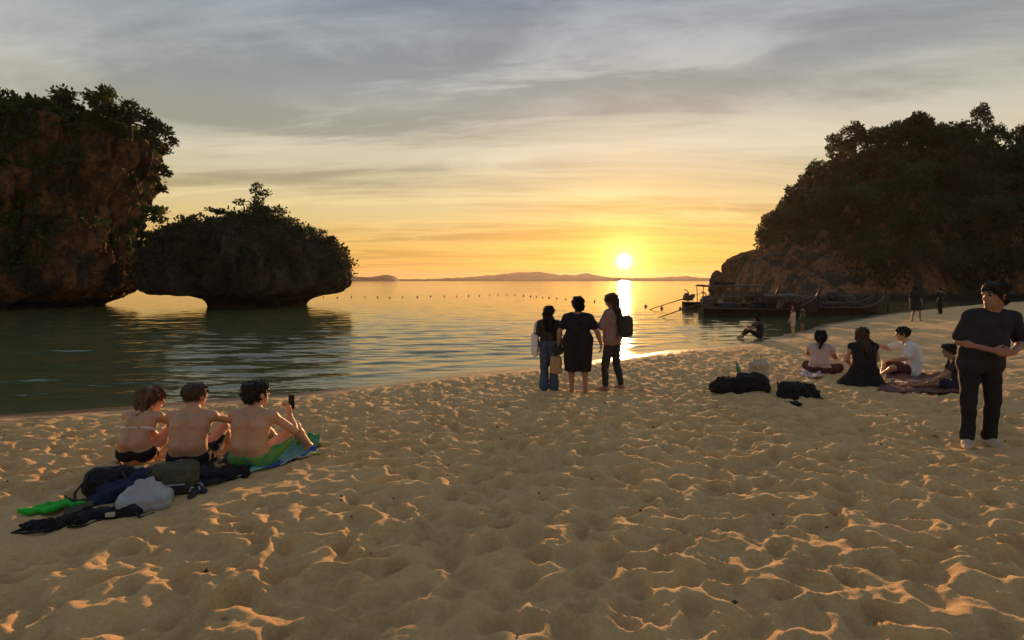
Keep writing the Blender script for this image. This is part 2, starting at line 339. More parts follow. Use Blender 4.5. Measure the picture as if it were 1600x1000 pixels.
# ------------------------------------------------------------------ rock, hills
def rock_body(name, prof, nth=260, sub=.28, amp=.55, seed=0., flute=.3, expo=2.4):
    """prof: list of (x_left, x_right, y_centre, half_depth, z) from the sea bed up; closed top."""
    pr = [np.array(p, float) for p in prof]; rows = []
    for a, b in zip(pr[:-1], pr[1:]):
        L = max(abs(a[4]-b[4]), abs(a[1]-b[1])*.7, abs(a[0]-b[0])*.7, .05); n = max(1, int(L/sub))
        rows += [a+(b-a)*k/n for k in range(n)]
    e = pr[-1].copy(); c_ = (e[0]+e[1])/2; e[:] = (c_-.02, c_+.02, e[2], .02, e[4]+.15)
    rows += [pr[-1]*(1-k/6)+e*k/6 for k in range(7)]; R = np.array(rows)
    for _ in range(2): R[1:-1] = .25*R[:-2]+.5*R[1:-1]+.25*R[2:]
    th = np.linspace(0, 2*math.pi, nth, endpoint=False)
    cs = np.sign(np.cos(th))*np.abs(np.cos(th))**(2/expo); sn = np.sign(np.sin(th))*np.abs(np.sin(th))**(2/expo)
    cx = (R[:, 0]+R[:, 1])/2; rx = (R[:, 1]-R[:, 0])/2
    X = cx[:, None]+rx[:, None]*cs; Y = R[:, 2][:, None]+R[:, 3][:, None]*sn; Z = np.repeat(R[:, 4][:, None], nth, 1)
    Pn = np.stack([X, Y, Z], -1)
    n1 = fbm(Pn*.23+seed, 5, .55); n2 = 1-np.abs(fbm(np.stack([X*.55, Y*.55, Z*.12], -1)+seed+7, 3))*2
    n3 = .6*fbm(Pn*1.1+seed+31, 4, .6)+.9*(.5-np.abs(fbm(np.stack([X*1.4, Y*1.4, Z*.45], -1)+seed+61, 3, .6)))
    d = amp*n1+flute*(n2-.5)+.5*amp*n3
    tt = np.clip((R[-1, 4]-R[:, 4])/1.0, 0, 1)[:, None]
    nx, ny = np.cos(th)[None], np.sin(th)[None]
    X = X+nx*d*(.3+.7*tt); Y = Y+ny*d*(.3+.7*tt); Z = Z+.3*amp*fbm(Pn*.6+seed+50, 3)*np.clip((Z+.3)/1, 0, 1)
    V = np.stack([X, Y, Z], -1).reshape(-1, 3); nr = len(R); i = np.arange(nr*nth).reshape(nr, nth); j = np.roll(i, -1, 1)
    Q = np.stack([i[:-1], j[:-1], j[1:], i[1:]], -1).reshape(-1, 4)
    m = mesh_np(name, V, Q, False)
    return m, V, Q
def fit(prof, targets, fix_left=False, expo=2.0):
    """nudge each level so that its outline seen from the beach spans the wanted bearings"""
    th = np.linspace(0, 2*math.pi, 200); cs = np.sign(np.cos(th))*np.abs(np.cos(th))**(2/expo); sn = np.sign(np.sin(th))*np.abs(np.sin(th))**(2/expo); out = []
    for (xl, xr, yc, dp, z), (tl, tr) in zip(prof, targets):
        for _ in range(8):
            X = (xl+xr)/2+(xr-xl)/2*cs; Y = yc+dp*sn; px = 800+FPX*X/Y
            xr -= (px.max()-tr)*yc/FPX*.8
            if not fix_left: xl -= (px.min()-tl)*yc/FPX*.8
        out.append((xl, xr, yc, dp, z))
    return out
def X_(px, D): return (px-800)/FPX*D
def Z_(py, D): return CH-(py-HY)/FPX*D
D1 = 46.
cl = [(150, 540), (150, 482), (160, 474), (182, 467), (202, 459), (214, 452), (217, 440), (215, 420), (212, 400), (213, 375), (217, 350), (214, 322), (222, 303), (232, 280), (241, 256), (245, 236),
      (243, 216), (234, 206), (218, 200), (192, 196), (155, 192), (105, 186), (40, 184)]
prof = []
for k, (px, py) in enumerate(cl):
    z = Z_(py, D1); xl = -55+(max(0, k-18))*1.8
    dep = 7.0 if z < 1.3 else 7.7+.02*z
    if k >= 19: dep = 7.8-(k-18)*1.4
    if k >= 21: xl = -50+(k-20)*1.3
    prof.append((xl, X_(px, D1), D1+.8, dep, z))
prof = fit(prof, [(0, p[0]+2) for p in cl], True)
cliff_m, cliff_V, cliff_Q = rock_body('limestone_cliff', prof, 440, .26, .6, 3.3, .6, 2.0)
cliff = ob('limestone_cliff', cliff_m, M['rock'], label='tall undercut limestone cliff with ochre rock face and overgrown top', cat='cliff')
D2 = 47.
il = [(336, 478, 530, 4.2), (334, 480, 478, 4.4), (333, 482, 472, 4.6), (328, 488, 467, 5.2), (318, 502, 463, 6.2), (285, 515, 460, 7.2), (236, 526, 458, 7.8), (224, 536, 452, 8.2), (219, 543, 443, 8.4),
      (220, 545, 432, 8.4), (225, 543, 418, 8.3), (231, 539, 404, 8.1), (238, 530, 390, 7.8), (243, 515, 380, 7.4), (250, 498, 372, 6.9), (268, 480, 365, 6.2), (318, 462, 358, 5.2), (350, 448, 350, 3.8), (370, 430, 343, 2.0)]
isl_m, isl_V, isl_Q = rock_body('mushroom_islet', fit([(X_(a, D2), X_(b, D2), D2+.5, dep*.8, Z_(y, D2)) for a, b, y, dep in il], [(a-4, b-1) for a, b, y, dep in il]), 400, .17, .46, 9.1, .55, 2.0)
islet = ob('mushroom_islet', isl_m, M['rockd'], label='dark mushroom shaped rock islet on a narrow stem in the bay', cat='islet')

# headland on the far side of the bay
HRX = np.array([24, 31, 33.5, 35, 38, 44, 51, 56, 61, 72, 92, 150, 260.]); HRZ = np.array([-4, -2, 1.0, 5.0, 6.0, 11.0, 19.5, 21.5, 22.5, 22.8, 23.5, 26, 28.])
def hill_z(X, Y):
    foot = 62+.10*(X-40)+2.5*perlin(np.stack([X*.08, X*0, X*0], -1))
    r = np.interp(X-.42*np.maximum(0, Y-88), HRX, HRZ); t = np.clip((Y-foot)/(26+.15*(X-40)), 0, 1); b = np.clip((150-Y)/40, 0, 1)
    prof_ = .16*np.clip((Y-foot)/1.6, 0, 1)+.84*np.sin(t*math.pi/2)**1.05
    z = r*prof_*b+(b-1)*4
    z = np.where(Y < foot, -1.5+0*z, z)
    n = fbm(np.stack([X*.11, Y*.11, X*0], -1), 5, .55)
    return np.where(z > -1, z+1.1*n*np.clip(z/4, 0, 1)+1.0*fbm(np.stack([X*.45, Y*.45, z*.3], -1), 4, .6)*np.clip(z/2, 0, 1), z)
hxs = np.concatenate([np.arange(24, 40, .22), np.arange(40, 110, .6), np.arange(110, 260, 3)]); hys = np.concatenate([np.arange(56, 92, .42), np.arange(92, 155, 1.5)])
ob('headland_hill', grid_mesh('headland_hill', hxs, hys, hill_z, False), M['rock'], kind='structure', label='dark wooded headland hill across the bay')
hc = fit([(X_(a, 84), X_(b, 84), 88., dp, Z_(y, 84)) for a, b, y, dp in [(1134, 1300, 470, 9), (1133, 1300, 442, 9), (1134, 1300, 432, 9), (1136, 1300, 418, 8.5), (1140, 1300, 406, 8), (1150, 1300, 398, 7), (1165, 1290, 392, 6), (1185, 1280, 387, 4)]], [(a, b) for a, b in [(1136, 1300), (1135, 1300), (1136, 1300), (1138, 1300), (1142, 1300), (1152, 1300), (1167, 1290), (1187, 1280)]])
m_, HCV, HCQ = rock_body('headland_cliff', hc, 300, .28, .8, 6.6, .8, 2.0)
ob('headland_cliff', m_, M['rock'], kind='structure', label='reddish bare rock face at the tip of the headland')
rk = [(X_(1112, 92), X_(1140, 92), 92.5, 2.2, -1.), (X_(1113, 92), X_(1139, 92), 92.5, 2.0, .8), (X_(1114, 92), X_(1134, 92), 92.5, 1.6, 2.3), (X_(1116, 92), X_(1128, 92), 92.5, 1.1, 3.1), (X_(1119, 92), X_(1124, 92), 92.5, .5, 3.6)]
m_, _, _ = rock_body('sea_rock', rk, 60, .25, .4, 4.4, .2)
ob('sea_rock', m_, M['rockd'], label='small jagged rock in the sea off the tip of the wooded headland', cat='rock')
# far islands on the horizon
def far_island(pts, D, th, label):
    px = np.array([p[0] for p in pts], float); py = np.array([p[1] for p in pts], float)
    xs_ = np.linspace(X_(px[0], D), X_(px[-1], D), 260); h = np.interp(xs_, X_(px, D), Z_(py, D))-0
    h = h+fbm(np.stack([xs_*.02, xs_*0+D, xs_*0], -1), 4)*D*.0012*np.clip(h/(D*.004), 0, 1)
    ts = np.linspace(-1, 1, 25); Xg, Tg = np.meshgrid(xs_, ts); Hg = np.repeat(h[None], 25, 0)
    Zg = Hg*np.clip(1-Tg**2, 0, 1)**.7-2; Yg = D+Tg*th+th
    Zg = Zg+fbm(np.stack([Xg*.03, Yg*.03, Xg*0], -1), 3)*D*.0010*np.clip(Zg/(D*.003), 0, 1)
    i = np.arange(260*25).reshape(25, 260); Q = np.stack([i[:-1, :-1], i[:-1, 1:], i[1:, 1:], i[1:, :-1]], -1).reshape(-1, 4)
    ob('distant_island', mesh_np('distant_island', np.stack([Xg, Yg, Zg], -1).reshape(-1, 3), Q), M['far'], kind='structure', label=label, group='hazy islands along the horizon')
far_island([(520, 433), (545, 430), (560, 431), (572, 432), (585, 430), (598, 428), (608, 431), (614, 437), (618, 438)], 1500, 60, 'low hazy double-humped island beside the mushroom islet')
far_island([(600, 438), (640, 436), (690, 434), (730, 432), (770, 428), (800, 425), (830, 423), (855, 424), (880, 429), (905, 428), (925, 426), (945, 430), (970, 433), (1010, 434), (1060, 432), (1090, 430), (1110, 433), (1180, 434), (1240, 438)], 2300, 160, 'long hazy hilly coast on the horizon under the setting sun')
far_island([(575, 438), (610, 435), (650, 436), (700, 434.5), (760, 434), (840, 435), (930, 434), (1000, 434.5), (1100, 434), (1200, 438)], 1700, 60, 'low dark foreshore strip along the horizon')
# ------------------------------------------------------------------ foliage
def leaf_vf(C, R, n, size, rg, shell=.45):
    """n leaf blades in ellipsoid clumps: C (k,3) centres, R (k,3) radii"""
    k = len(C); vol = np.prod(R, 1)**(2/3); w = vol/vol.sum(); ci = rg.choice(k, n, p=w)
    d = rg.normal(size=(n, 3)); d /= np.linalg.norm(d, axis=1)[:, None]
    r = (shell+(1-shell)*rg.random(n))**.8*(1+.18*rg.normal(size=n))
    p = C[ci]+d*R[ci]*r[:, None]
    return blades(p, d, size, rg)
def blades(p, d, size, rg):
    n = len(p); a = d+rg.normal(size=(n, 3))*.9; a /= np.linalg.norm(a, axis=1)[:, None]+1e-9
    b = np.cross(a, rg.normal(size=(n, 3))); b /= np.linalg.norm(b, axis=1)[:, None]+1e-9
    nn = np.cross(a, b); s = size*(.55+.9*rg.random(n))[:, None]
    v0 = p; v1 = p+a*s*.5+b*s*.33+nn*s*.08; v2 = p+a*s; v3 = p+a*s*.5-b*s*.33+nn*s*.08
    V = np.stack([v0, v1, v2, v3], 1).reshape(-1, 3); Q = np.arange(4*n).reshape(-1, 4)
    return V, Q
def tree_parts(h, spread, seed, nl=900, leaf=.32, flat=.55, clumps=9, trunk_r=.13, lean=0.0, low=.35):
    """returns trunk mesh, crown mesh for a tree of height h with its foot at the origin"""
    rg = np.random.default_rng(seed); items = []
    n = 6; top = Vector((lean*h, 0, h*.72)); pts = [Vector((0, 0, -.4))]
    for i in range(1, n+1):
        t = i/n; pts.append(Vector((lean*h*t*t+rg.normal()*.03*h*t, rg.normal()*.03*h*t, top.z*t)))
    items.append(tube(pts, [trunk_r*(1-.75*i/n) for i in range(n+1)], 6)); C = []; R = []
    for k in range(clumps):
        t = low+(1-low)*(k+.5)/clumps; base = pts[min(n, 1+int(t*(n-1)))]; a = k*2.4+rg.random()*1.2
        rad = spread*(.35+.65*rg.random())*(1.05-.55*abs(t-.45)); zz = h*(low*.9+(1-low)*t*.98)
        c = Vector((base.x+math.cos(a)*rad, math.sin(a)*rad, zz)); mid = base.lerp(c, .5)+Vector((0, 0, -.03*h))
        items.append(tube([base, mid, c], [trunk_r*.45, trunk_r*.28, trunk_r*.1], 5))
        rr = spread*(.30+.22*rg.random()); C.append(c); R.append((rr, rr, rr*flat))
    C.append(Vector((lean*h, 0, h*.9))); R.append((spread*.35, spread*.35, h*.12))
    V, Q = leaf_vf(np.array([tuple(c) for c in C]), np.array(R), nl, leaf, rg)
    tv, tq = join_vf(items)
    return vf_mesh('trunk', tv, tq), mesh_np('crown', V, Q, False)
def put_tree(name, meshes, loc, rz, s, leafm, label, group=None, cat='tree', sz=None):
    e = ob(name, None, None, None, loc, rz, label, cat, group); e.scale = (s, s, sz or s)
    ob('trunk', meshes[0], M['bark'], e); c = ob('crown', meshes[1], None, e)
    if not meshes[1].materials: meshes[1].materials.append(leafm)
    return e
def custom_tree(name, base, limbs, clumps, nl, leaf, seed, leafm, label, cat='tree', r0=.12):
    """limbs: polylines of points relative to base; clumps: (centre, radii)"""
    rg = np.random.default_rng(seed); items = [tube(l, [r0*(1-.7*i/(len(l)-1))*(1 if k == 0 else .55) for i in range(len(l))], 6) for k, l in enumerate(limbs)]
    tv, tq = join_vf(items); V, Q = leaf_vf(np.array([c for c, r in clumps], float), np.array([r for c, r in clumps], float), nl, leaf, rg, .3)
    return put_tree(name, (vf_mesh('trunk', tv, tq), mesh_np('crown', V, Q, False)), base, 0, 1, leafm, label, cat=cat)
def surface_leaves(V, Q, n, size, seed, keep, out=.25, clump=.8):
    rg = np.random.default_rng(seed); A = V[Q[:, 0]]; B = V[Q[:, 1]]; Cc = V[Q[:, 2]]; Dd = V[Q[:, 3]]
    cen = (A+B+Cc+Dd)/4; nr = np.cross(Cc-A, Dd-B); ar = np.linalg.norm(nr, axis=1); nr /= ar[:, None]+1e-9
    w = ar*keep(cen, nr); i = rg.choice(len(Q), n, p=w/w.sum()); u = rg.random((n, 1)); v = rg.random((n, 1))
    p = (A[i]*(1-u)+B[i]*u)*(1-v)+(Dd[i]*(1-u)+Cc[i]*u)*v
    lump = np.maximum(0, fbm(p*clump+3.1, 2))[:, None]
    p = p+nr[i]*(out*rg.random((n, 1))+lump*out*3.2)+np.array([0, 0, 1])*lump*out*1.4
    d = nr[i]*.7+np.array([0, 0, .4]); return mesh_np('foliage', *blades(p, d, size, rg), False)

# --- cliff vegetation
def keep_cliff(c, n):
    m = fbm(c*.28+5, 3)
    right = np.clip((c[:, 0]+36.5)/4, 0, 1)
    lowz = np.clip((4.0-c[:, 2])/3.5, 0, 1)
    return np.clip(n[:, 2]*1.6+.95+m*1.5-1.35*right-1.0*lowz, 0, 1)*(c[:, 2] > 1.2)*(c[:, 1] < 52)+.9*(c[:, 2] > 13.6)
ob('cliff_creepers', surface_leaves(cliff_V, cliff_Q, 60000, .28, 11, keep_cliff, .35, .55), M['leaf'], kind='stuff', label='dark green creepers and bushes hanging over the cliff face')
def keep_isl(c, n): return np.clip(n[:, 2]*1.5+.25+fbm(c*.4+2, 3)*1.2, 0, 1)*(c[:, 2] > 2.2)*(n[:, 2] > -.2)
ob('islet_shrubbery', surface_leaves(isl_V, isl_Q, 19000, .22, 12, keep_isl, .26, .8), M['leafd'], kind='stuff', label='dense low shrubs covering the top of the mushroom islet')

def rel(px, py, D, b): v = P(px, py, D)-b; return (v.x, v.y, v.z)
def px_clumps(lst, D, b, s):     # (px, py, radius_x, radius_z) -> rounded clumps with depth
    out = []
    for k, (px, py, rx, rz) in enumerate(lst):
        c = P(px, py, D)-b; q = s*(.6*math.sin(k*2.7)); out.append(((c.x, c.y+q, c.z), (rx*D/FPX, rx*D/FPX*.9, rz*D/FPX)))
    return out
b = P(398, 345, 46.5)
custom_tree('islet_tree', b, [[(0, 0, -.5), rel(400, 330, 46.5, b), rel(397, 312, 46.3, b), rel(402, 292, 46.2, b)], [rel(399, 325, 46.5, b), rel(412, 310, 46, b), rel(424, 303, 45.8, b)], [rel(398, 322, 46.5, b), rel(388, 314, 47, b), rel(381, 316, 47.2, b)], [rel(399, 340, 46.5, b), rel(425, 332, 46, b), rel(440, 330, 46, b)]],
            px_clumps([(402, 291, 8, 4), (392, 296, 5, 3), (417, 303, 11, 5), (396, 310, 9, 6), (383, 318, 8, 5), (393, 322, 12, 6), (410, 327, 14, 7), (432, 331, 16, 8), (388, 336, 16, 8), (415, 341, 22, 8), (440, 345, 16, 8)], 46.5, b, 1.5), 2800, .19, 21, M['leafd'],
            'tallest tree on the islet, with tiered open branches against the sky')
b = P(364, 348, 45.5)
custom_tree('islet_tree', b, [[(0, 0, -.5), rel(361, 341, 45.5, b), rel(352, 331, 45.4, b), rel(334, 329, 45.2, b)], [rel(355, 334, 45.5, b), rel(345, 330, 45.8, b)]],
            px_clumps([(329, 327, 7, 2.2), (337, 330, 9, 3), (347, 331, 9, 3.2), (355, 334, 7, 3)], 45.4, b, .8), 420, .18, 22, M['leafd'], 'small flat-topped windswept tree leaning over the islet', r0=.08)
for k, (px, py, w, lab) in enumerate([(287, 362, 18, 'thin pale-leaved shrub on the shoulder of the islet nearest the cliff'), (480, 372, 16, 'rounded shrub on the descending seaward slope of the islet top'), (517, 388, 12, 'last small shrub on the seaward edge of the islet'), (246, 378, 16, 'bush on the edge of the islet facing the cliff')]):
    b = P(px, py, 46+.3*k)
    custom_tree('islet_shrub', b, [[(0, 0, -.3), rel(px+2, py-9, 46+.3*k, b), rel(px+5, py-17, 46+.3*k, b)]], px_clumps([(px-w*.5, py-7, w*.45, 5), (px+w*.1, py-14, w*.5, 5), (px+w*.6, py-6, w*.45, 5)], 46+.3*k, b, .6), 380, .2, 31+k, M['leaf'] if k == 0 else M['leafd'], lab, 'shrub', .05)
spec = [
 (100, 172, [(100, 148, 17, 11), (92, 158, 14, 8), (112, 160, 12, 8)], 900, 'round-crowned tree standing up alone on the cliff top'),
 (60, 178, [(35, 166, 18, 8), (60, 162, 22, 9), (80, 168, 14, 9), (15, 172, 18, 8)], 1300, 'low spreading tree along the flat cliff top at the photo edge'),
 (160, 190, [(142, 150, 11, 8), (160, 146, 12, 8), (178, 148, 12, 8), (150, 165, 16, 10), (172, 166, 18, 11)], 1500, 'open-crowned tree on the cliff top with sky showing through'),
 (205, 205, [(200, 165, 14, 9), (215, 178, 16, 10), (200, 186, 20, 12), (226, 190, 14, 9), (184, 180, 18, 10)], 1700, 'broad leaning tree at the brow of the cliff'),
 (235, 235, [(240, 193, 12, 7), (252, 202, 12, 8), (243, 212, 12, 9), (257, 216, 9, 7), (262, 228, 6, 5), (246, 230, 9, 8)], 1200, 'tree hanging over the seaward brow of the cliff'),
 (238, 275, [(250, 262, 9, 5), (256, 270, 7, 4), (248, 283, 8, 6), (240, 292, 8, 5)], 650, 'small bush hanging from the cliff below the brow'),
 (216, 345, [(228, 326, 10, 5), (243, 328, 11, 5), (255, 331, 8, 4), (236, 340, 12, 5), (228, 350, 9, 5)], 800, 'tree growing sideways out of the cliff wall towards the islet'),
 (214, 385, [(226, 366, 9, 4), (236, 372, 9, 3), (226, 382, 7, 4)], 420, 'lowest small bush on the cliff wall beside the islet'),
]
for k, (bx, by, cls, n, lab) in enumerate(spec):
    D = 43.8+.5*(k % 3); b = P(bx, by, D); cc = px_clumps(cls, D, b, 1.6)
    limbs = [[(0, 0, -.6)]+[tuple(np.array(cc[0][0])*t) for t in (.4, .8, 1.)]]+[[tuple(np.array(cc[0][0])*.35), tuple(np.array(c)*.65), c] for c, r in cc[1:]]
    custom_tree('cliff_tree' if k < 5 else 'cliff_bush', b, limbs, cc, n, .24, 41+k, M['leaf'] if k in (2, 6) else M['leafd'], lab, 'tree' if k < 5 or k == 6 else 'bush', .16)

# --- headland wood
X, Y = np.meshgrid(np.arange(33, 118, .8), np.arange(62, 112, .8)); Z = hill_z(X, Y)
i = np.arange(X.size).reshape(X.shape); HV = np.stack([X, Y, Z], -1).reshape(-1, 3); HQ = np.stack([i[:-1, :-1], i[:-1, 1:], i[1:, 1:], i[1:, :-1]], -1).reshape(-1, 4)
ob('headland_undergrowth', surface_leaves(HV, HQ, 120000, .5, 13, lambda c, n: (c[:, 2] > 1.5)*np.clip(.55+fbm(c*.16, 3)*1.3, .45, 1)*np.clip((c[:, 0]-.42*np.maximum(0, c[:, 1]-88)-39.5)/4, .14*(c[:, 0] > 37.5)*(c[:, 1] < 84), 1), 1.0, .22), M['leafb'], kind='stuff', label='mass of dark undergrowth covering the headland slope')
ob('headland_scrub', surface_leaves(HCV, HCQ, 4200, .40, 17, lambda c, n: (c[:, 2] > .8)*(c[:, 0] > 39.5)*np.clip(.15+fbm(c*.3, 3)*1.6+np.clip((c[:, 0]-40)/6, 0, .8), 0, 1), .18, .4), M['leafb'], kind='stuff', label='low scrub clinging to the bare rock at the tip of the headland')
protos = [(tree_parts(6.5, 2.5, 101, 1500, .42), 'leafd'), (tree_parts(7.5, 2.2, 102, 1400, .40, .7, 10), 'leafb'), (tree_parts(5.5, 2.8, 103, 1500, .42, .5, 10), 'leafd'), (tree_parts(6.0, 2.1, 104, 1100, .40, .6, 8, lean=-.12), 'leaf')]
sky = [(1190, 366, 88, .62), (1196, 362, 88, .8), (1212, 345, 88, .9), (1228, 322, 88, .85), (1244, 305, 90, .95), (1262, 290, 89, .9), (1284, 268, 90, 1.0), (1303, 240, 90, 1.05), (1322, 228, 92, .85), (1345, 222, 91, .9), (1368, 218, 92, .85),
       (1392, 214, 92, .9), (1415, 208, 93, .85), (1442, 196, 92, 1.05), (1463, 200, 93, .95), (1490, 214, 92, .85), (1512, 214, 93, .8), (1534, 204, 92, 1.05), (1553, 206, 94, 1.0), (1580, 220, 93, .9), (1602, 214, 92, 1.0), (1630, 205, 93, 1.1)]
ORD = 'first second third fourth fifth sixth seventh eighth ninth tenth eleventh twelfth thirteenth fourteenth fifteenth sixteenth seventeenth eighteenth nineteenth twentieth'.split(); ORD += ['twenty-'+o for o in ORD[:9]]+['thirtieth', 'thirty-first', 'thirty-second']
SKY_LAB = {0: 'lowest small tree at the seaward end of the headland wood', 13: 'tallest pointed tree on the headland skyline', 17: 'high rounded tree on the headland skyline near the photo edge', 7: 'tree at the upper shoulder where the headland skyline turns level'}
for k, (px, py, D, s) in enumerate(sky):
    mt, lm = protos[k % 4]; x = X_(px, D); y = D; z = float(hill_z(np.array([[x]]), np.array([[y]]))[0, 0])
    want = Z_(py, D)-.4*s
    put_tree('headland_tree', mt, (x, y, min(z, want+.5)), k*1.9, s*.62, M[lm], SKY_LAB.get(k, 'dark tree on the headland skyline, '+ORD[k]+' counted from its seaward end'), 'trees along the headland skyline', sz=s*.62*max(.6, min(1.5, 1+(want-z)/5)))
rg = np.random.default_rng(77); n = 0
while n < 64:
    x = rg.uniform(39, 96); y = rg.uniform(65, 90); z = float(hill_z(np.array([[x]]), np.array([[y]]))[0, 0])
    if z < 1.6: continue
    mt, lm = protos[n % 4]; s = rg.uniform(.45, .95)
    put_tree('headland_tree', mt, (x, y, z-.3), rg.uniform(0, 6), s, M[lm], 'dark tree in the shaded wood on the headland slope', 'trees on the headland slope'); n += 1
# ------------------------------------------------------------------ implicit surfaces (bodies, clothes, bags)
class SDF:
    def __init__(s, lo, hi, h):
        s.lo = np.array(lo, float); s.h = h; s.n = np.ceil((np.array(hi)-s.lo)/h).astype(int)+1
        s.F = np.full(s.n, .5, np.float32)
        s.ax = [s.lo[k]+h*np.arange(s.n[k]) for k in range(3)]
    def _blk(s, lo, hi):
        a = np.clip(np.floor((np.array(lo)-s.lo)/s.h).astype(int), 0, s.n); b = np.clip(np.ceil((np.array(hi)-s.lo)/s.h).astype(int)+1, 0, s.n)
        sl = tuple(slice(a[k], b[k]) for k in range(3))
        if any(b[k] <= a[k] for k in range(3)): return None, None
        return sl, np.stack(np.meshgrid(*[s.ax[k][sl[k]] for k in range(3)], indexing='ij'), -1)
    def put(s, sl, d, k, sub=False):
        f = s.F[sl]
        if sub: d = -d; hh = np.maximum(k-np.abs(f-d), 0)/k; s.F[sl] = np.maximum(f, d)+hh*hh*k*.25; return
        hh = np.maximum(k-np.abs(f-d), 0)/k; s.F[sl] = np.minimum(f, d)-hh*hh*k*.25
    def rc(s, a, b, ra, rb=None, k=.02, sub=False):
        a = np.array(a, float); b = np.array(b, float); rb = ra if rb is None else rb; m = max(ra, rb)+k+3*s.h
        sl, p = s._blk(np.minimum(a, b)-m, np.maximum(a, b)+m)
        if sl is None: return
        ba = b-a; t = np.clip(((p-a)@ba)/(ba@ba+1e-9), 0, 1)
        s.put(sl, np.linalg.norm(p-a-t[..., None]*ba, axis=-1)-(ra+(rb-ra)*t), k, sub)
    def el(s, c, r, Rm=None, k=.02, sub=False):
        c = np.array(c, float); r = np.array(r, float); m = r.max()+k+3*s.h; sl, p = s._blk(c-m, c+m)
        if sl is None: return
        q = p-c
        if Rm is not None: q = q@Rm
        k0 = np.linalg.norm(q/r, axis=-1); k1 = np.linalg.norm(q/(r*r), axis=-1)+1e-9
        s.put(sl, k0*(k0-1)/k1, k, sub)
    def box(s, c, hs, rad, Rm=None, k=.02):
        c = np.array(c, float); hs = np.array(hs, float); m = np.linalg.norm(hs)+rad+k+3*s.h; sl, p = s._blk(c-m, c+m)
        q = p-c
        if Rm is not None: q = q@Rm
        q = np.abs(q)-hs+rad; s.put(sl, np.linalg.norm(np.maximum(q, 0), axis=-1)+np.minimum(q.max(-1), 0)-rad, k)
    def all(s): return np.stack(np.meshgrid(*s.ax, indexing='ij'), -1)
    def wrinkle(s, amp, fr, seed=0.):
        p = s.all(); near = np.abs(s.F) < .05; q = p[near]*np.array(fr)+seed; s.F[near] += amp*fbm(q, 2)
    def mesh(s, name='body'):
        F = s.F; n = s.n; ins = F < 0
        c = np.zeros(tuple(n-1), int); acc = np.zeros(tuple(n-1)+(3,)); cnt = np.zeros(tuple(n-1))
        for k in range(8):
            o = [(k >> j) & 1 for j in range(3)]
            c += ins[o[0]:n[0]-1+o[0], o[1]:n[1]-1+o[1], o[2]:n[2]-1+o[2]]
        act = (c > 0) & (c < 8); idx = np.full(act.shape, -1); ii = np.argwhere(act); idx[act] = np.arange(len(ii))
        acc = np.zeros((len(ii), 3)); cnt = np.zeros(len(ii))
        for ax in range(3):
            o1, o2 = [k for k in range(3) if k != ax]
            for u in (0, 1):
                for v in (0, 1):
                    A = ii.copy(); A[:, o1] += u; A[:, o2] += v; B = A.copy(); B[:, ax] += 1
                    fa = F[tuple(A.T)]; fb = F[tuple(B.T)]; x = (fa < 0) != (fb < 0); t = fa[x]/(fa[x]-fb[x])
                    pt = A[x].astype(float); pt[:, ax] += t; acc[x] += pt; cnt[x] += 1
        V = s.lo+s.h*acc/np.maximum(cnt, 1)[:, None]; Q = []
        for ax in range(3):
            o1, o2 = (ax+1) % 3, (ax+2) % 3
            a = [slice(1, n[k]-1) for k in range(3)]; a[ax] = slice(0, n[ax]-1); b = list(a); b[ax] = slice(1, n[ax])
            fa = ins[tuple(a)]; fb = ins[tuple(b)]; e = np.argwhere(fa != fb); st = fa[fa != fb]
            e = e+np.array([0 if k == ax else 1 for k in range(3)])
            def g(d1, d2):
                q = e.copy(); q[:, o1] -= d1; q[:, o2] -= d2; return idx[tuple(q.T)]
            q = np.stack([g(1, 1), g(0, 1), g(0, 0), g(1, 0)], -1); q[~st] = q[~st][:, ::-1]; Q.append(q)
        Q = np.vstack(Q); Q = Q[(Q >= 0).all(1)]
        return V, Q
def sdf_obj(name, S, material, parent=None, **kw):
    V, Q = S.mesh(); return ob(name, mesh_np(name, V, Q), material, parent, **kw)
v3 = lambda *a: np.array(a, float)
def lerp(a, b, t): return a+(b-a)*t
def unit(a): return a/(np.linalg.norm(a)+1e-9)

# ------------------------------------------------------------------ people
def stand_pose():
    J = dict(pel=v3(0, 0, .95), waist=v3(0, .01, 1.10), chest=v3(0, 0, 1.29), neck=v3(0, -.01, 1.455), head=v3(0, .02, 1.60), lat=v3(1, 0, 0), latc=v3(1, 0, 0), hf=v3(0, 1, 0), hu=v3(0, 0, 1))
    for s, n in ((-1, 'L'), (1, 'R')):
        J['sh'+n] = v3(s*.185, -.01, 1.385); J['el'+n] = v3(s*.235, -.03, 1.12); J['wr'+n] = v3(s*.25, .04, .87); J['hd'+n] = v3(0, .15, -1)
        J['hip'+n] = v3(s*.09, 0, .91); J['kn'+n] = v3(s*.10, .02, .49); J['an'+n] = v3(s*.10, -.02, .085); J['ft'+n] = v3(s*.04, 1, 0); J['pn'+n] = v3(-s, 0, 0)
    return J
def sit_pose(slouch=1.0):
    J = dict(pel=v3(0, 0, .13), waist=v3(0, -.05*slouch, .29), chest=v3(0, -.01, .48), neck=v3(0, .06*slouch, .64), head=v3(0, .12*slouch, .775), lat=v3(1, 0, 0), latc=v3(1, 0, 0), hf=v3(0, 1, 0), hu=v3(0, 0, 1))
    for s, n in ((-1, 'L'), (1, 'R')):
        J['sh'+n] = v3(s*.185, .035, .575); J['el'+n] = v3(s*.265, .23, .42); J['wr'+n] = v3(s*.15, .42, .47); J['hd'+n] = v3(-s*.6, .8, -.4)
        J['hip'+n] = v3(s*.095, .03, .115); J['kn'+n] = v3(s*.17, .37, .36); J['an'+n] = v3(s*.13, .64, .075); J['ft'+n] = v3(s*.1, 1, 0); J['pn'+n] = v3(0, -.2, -1)
    return J
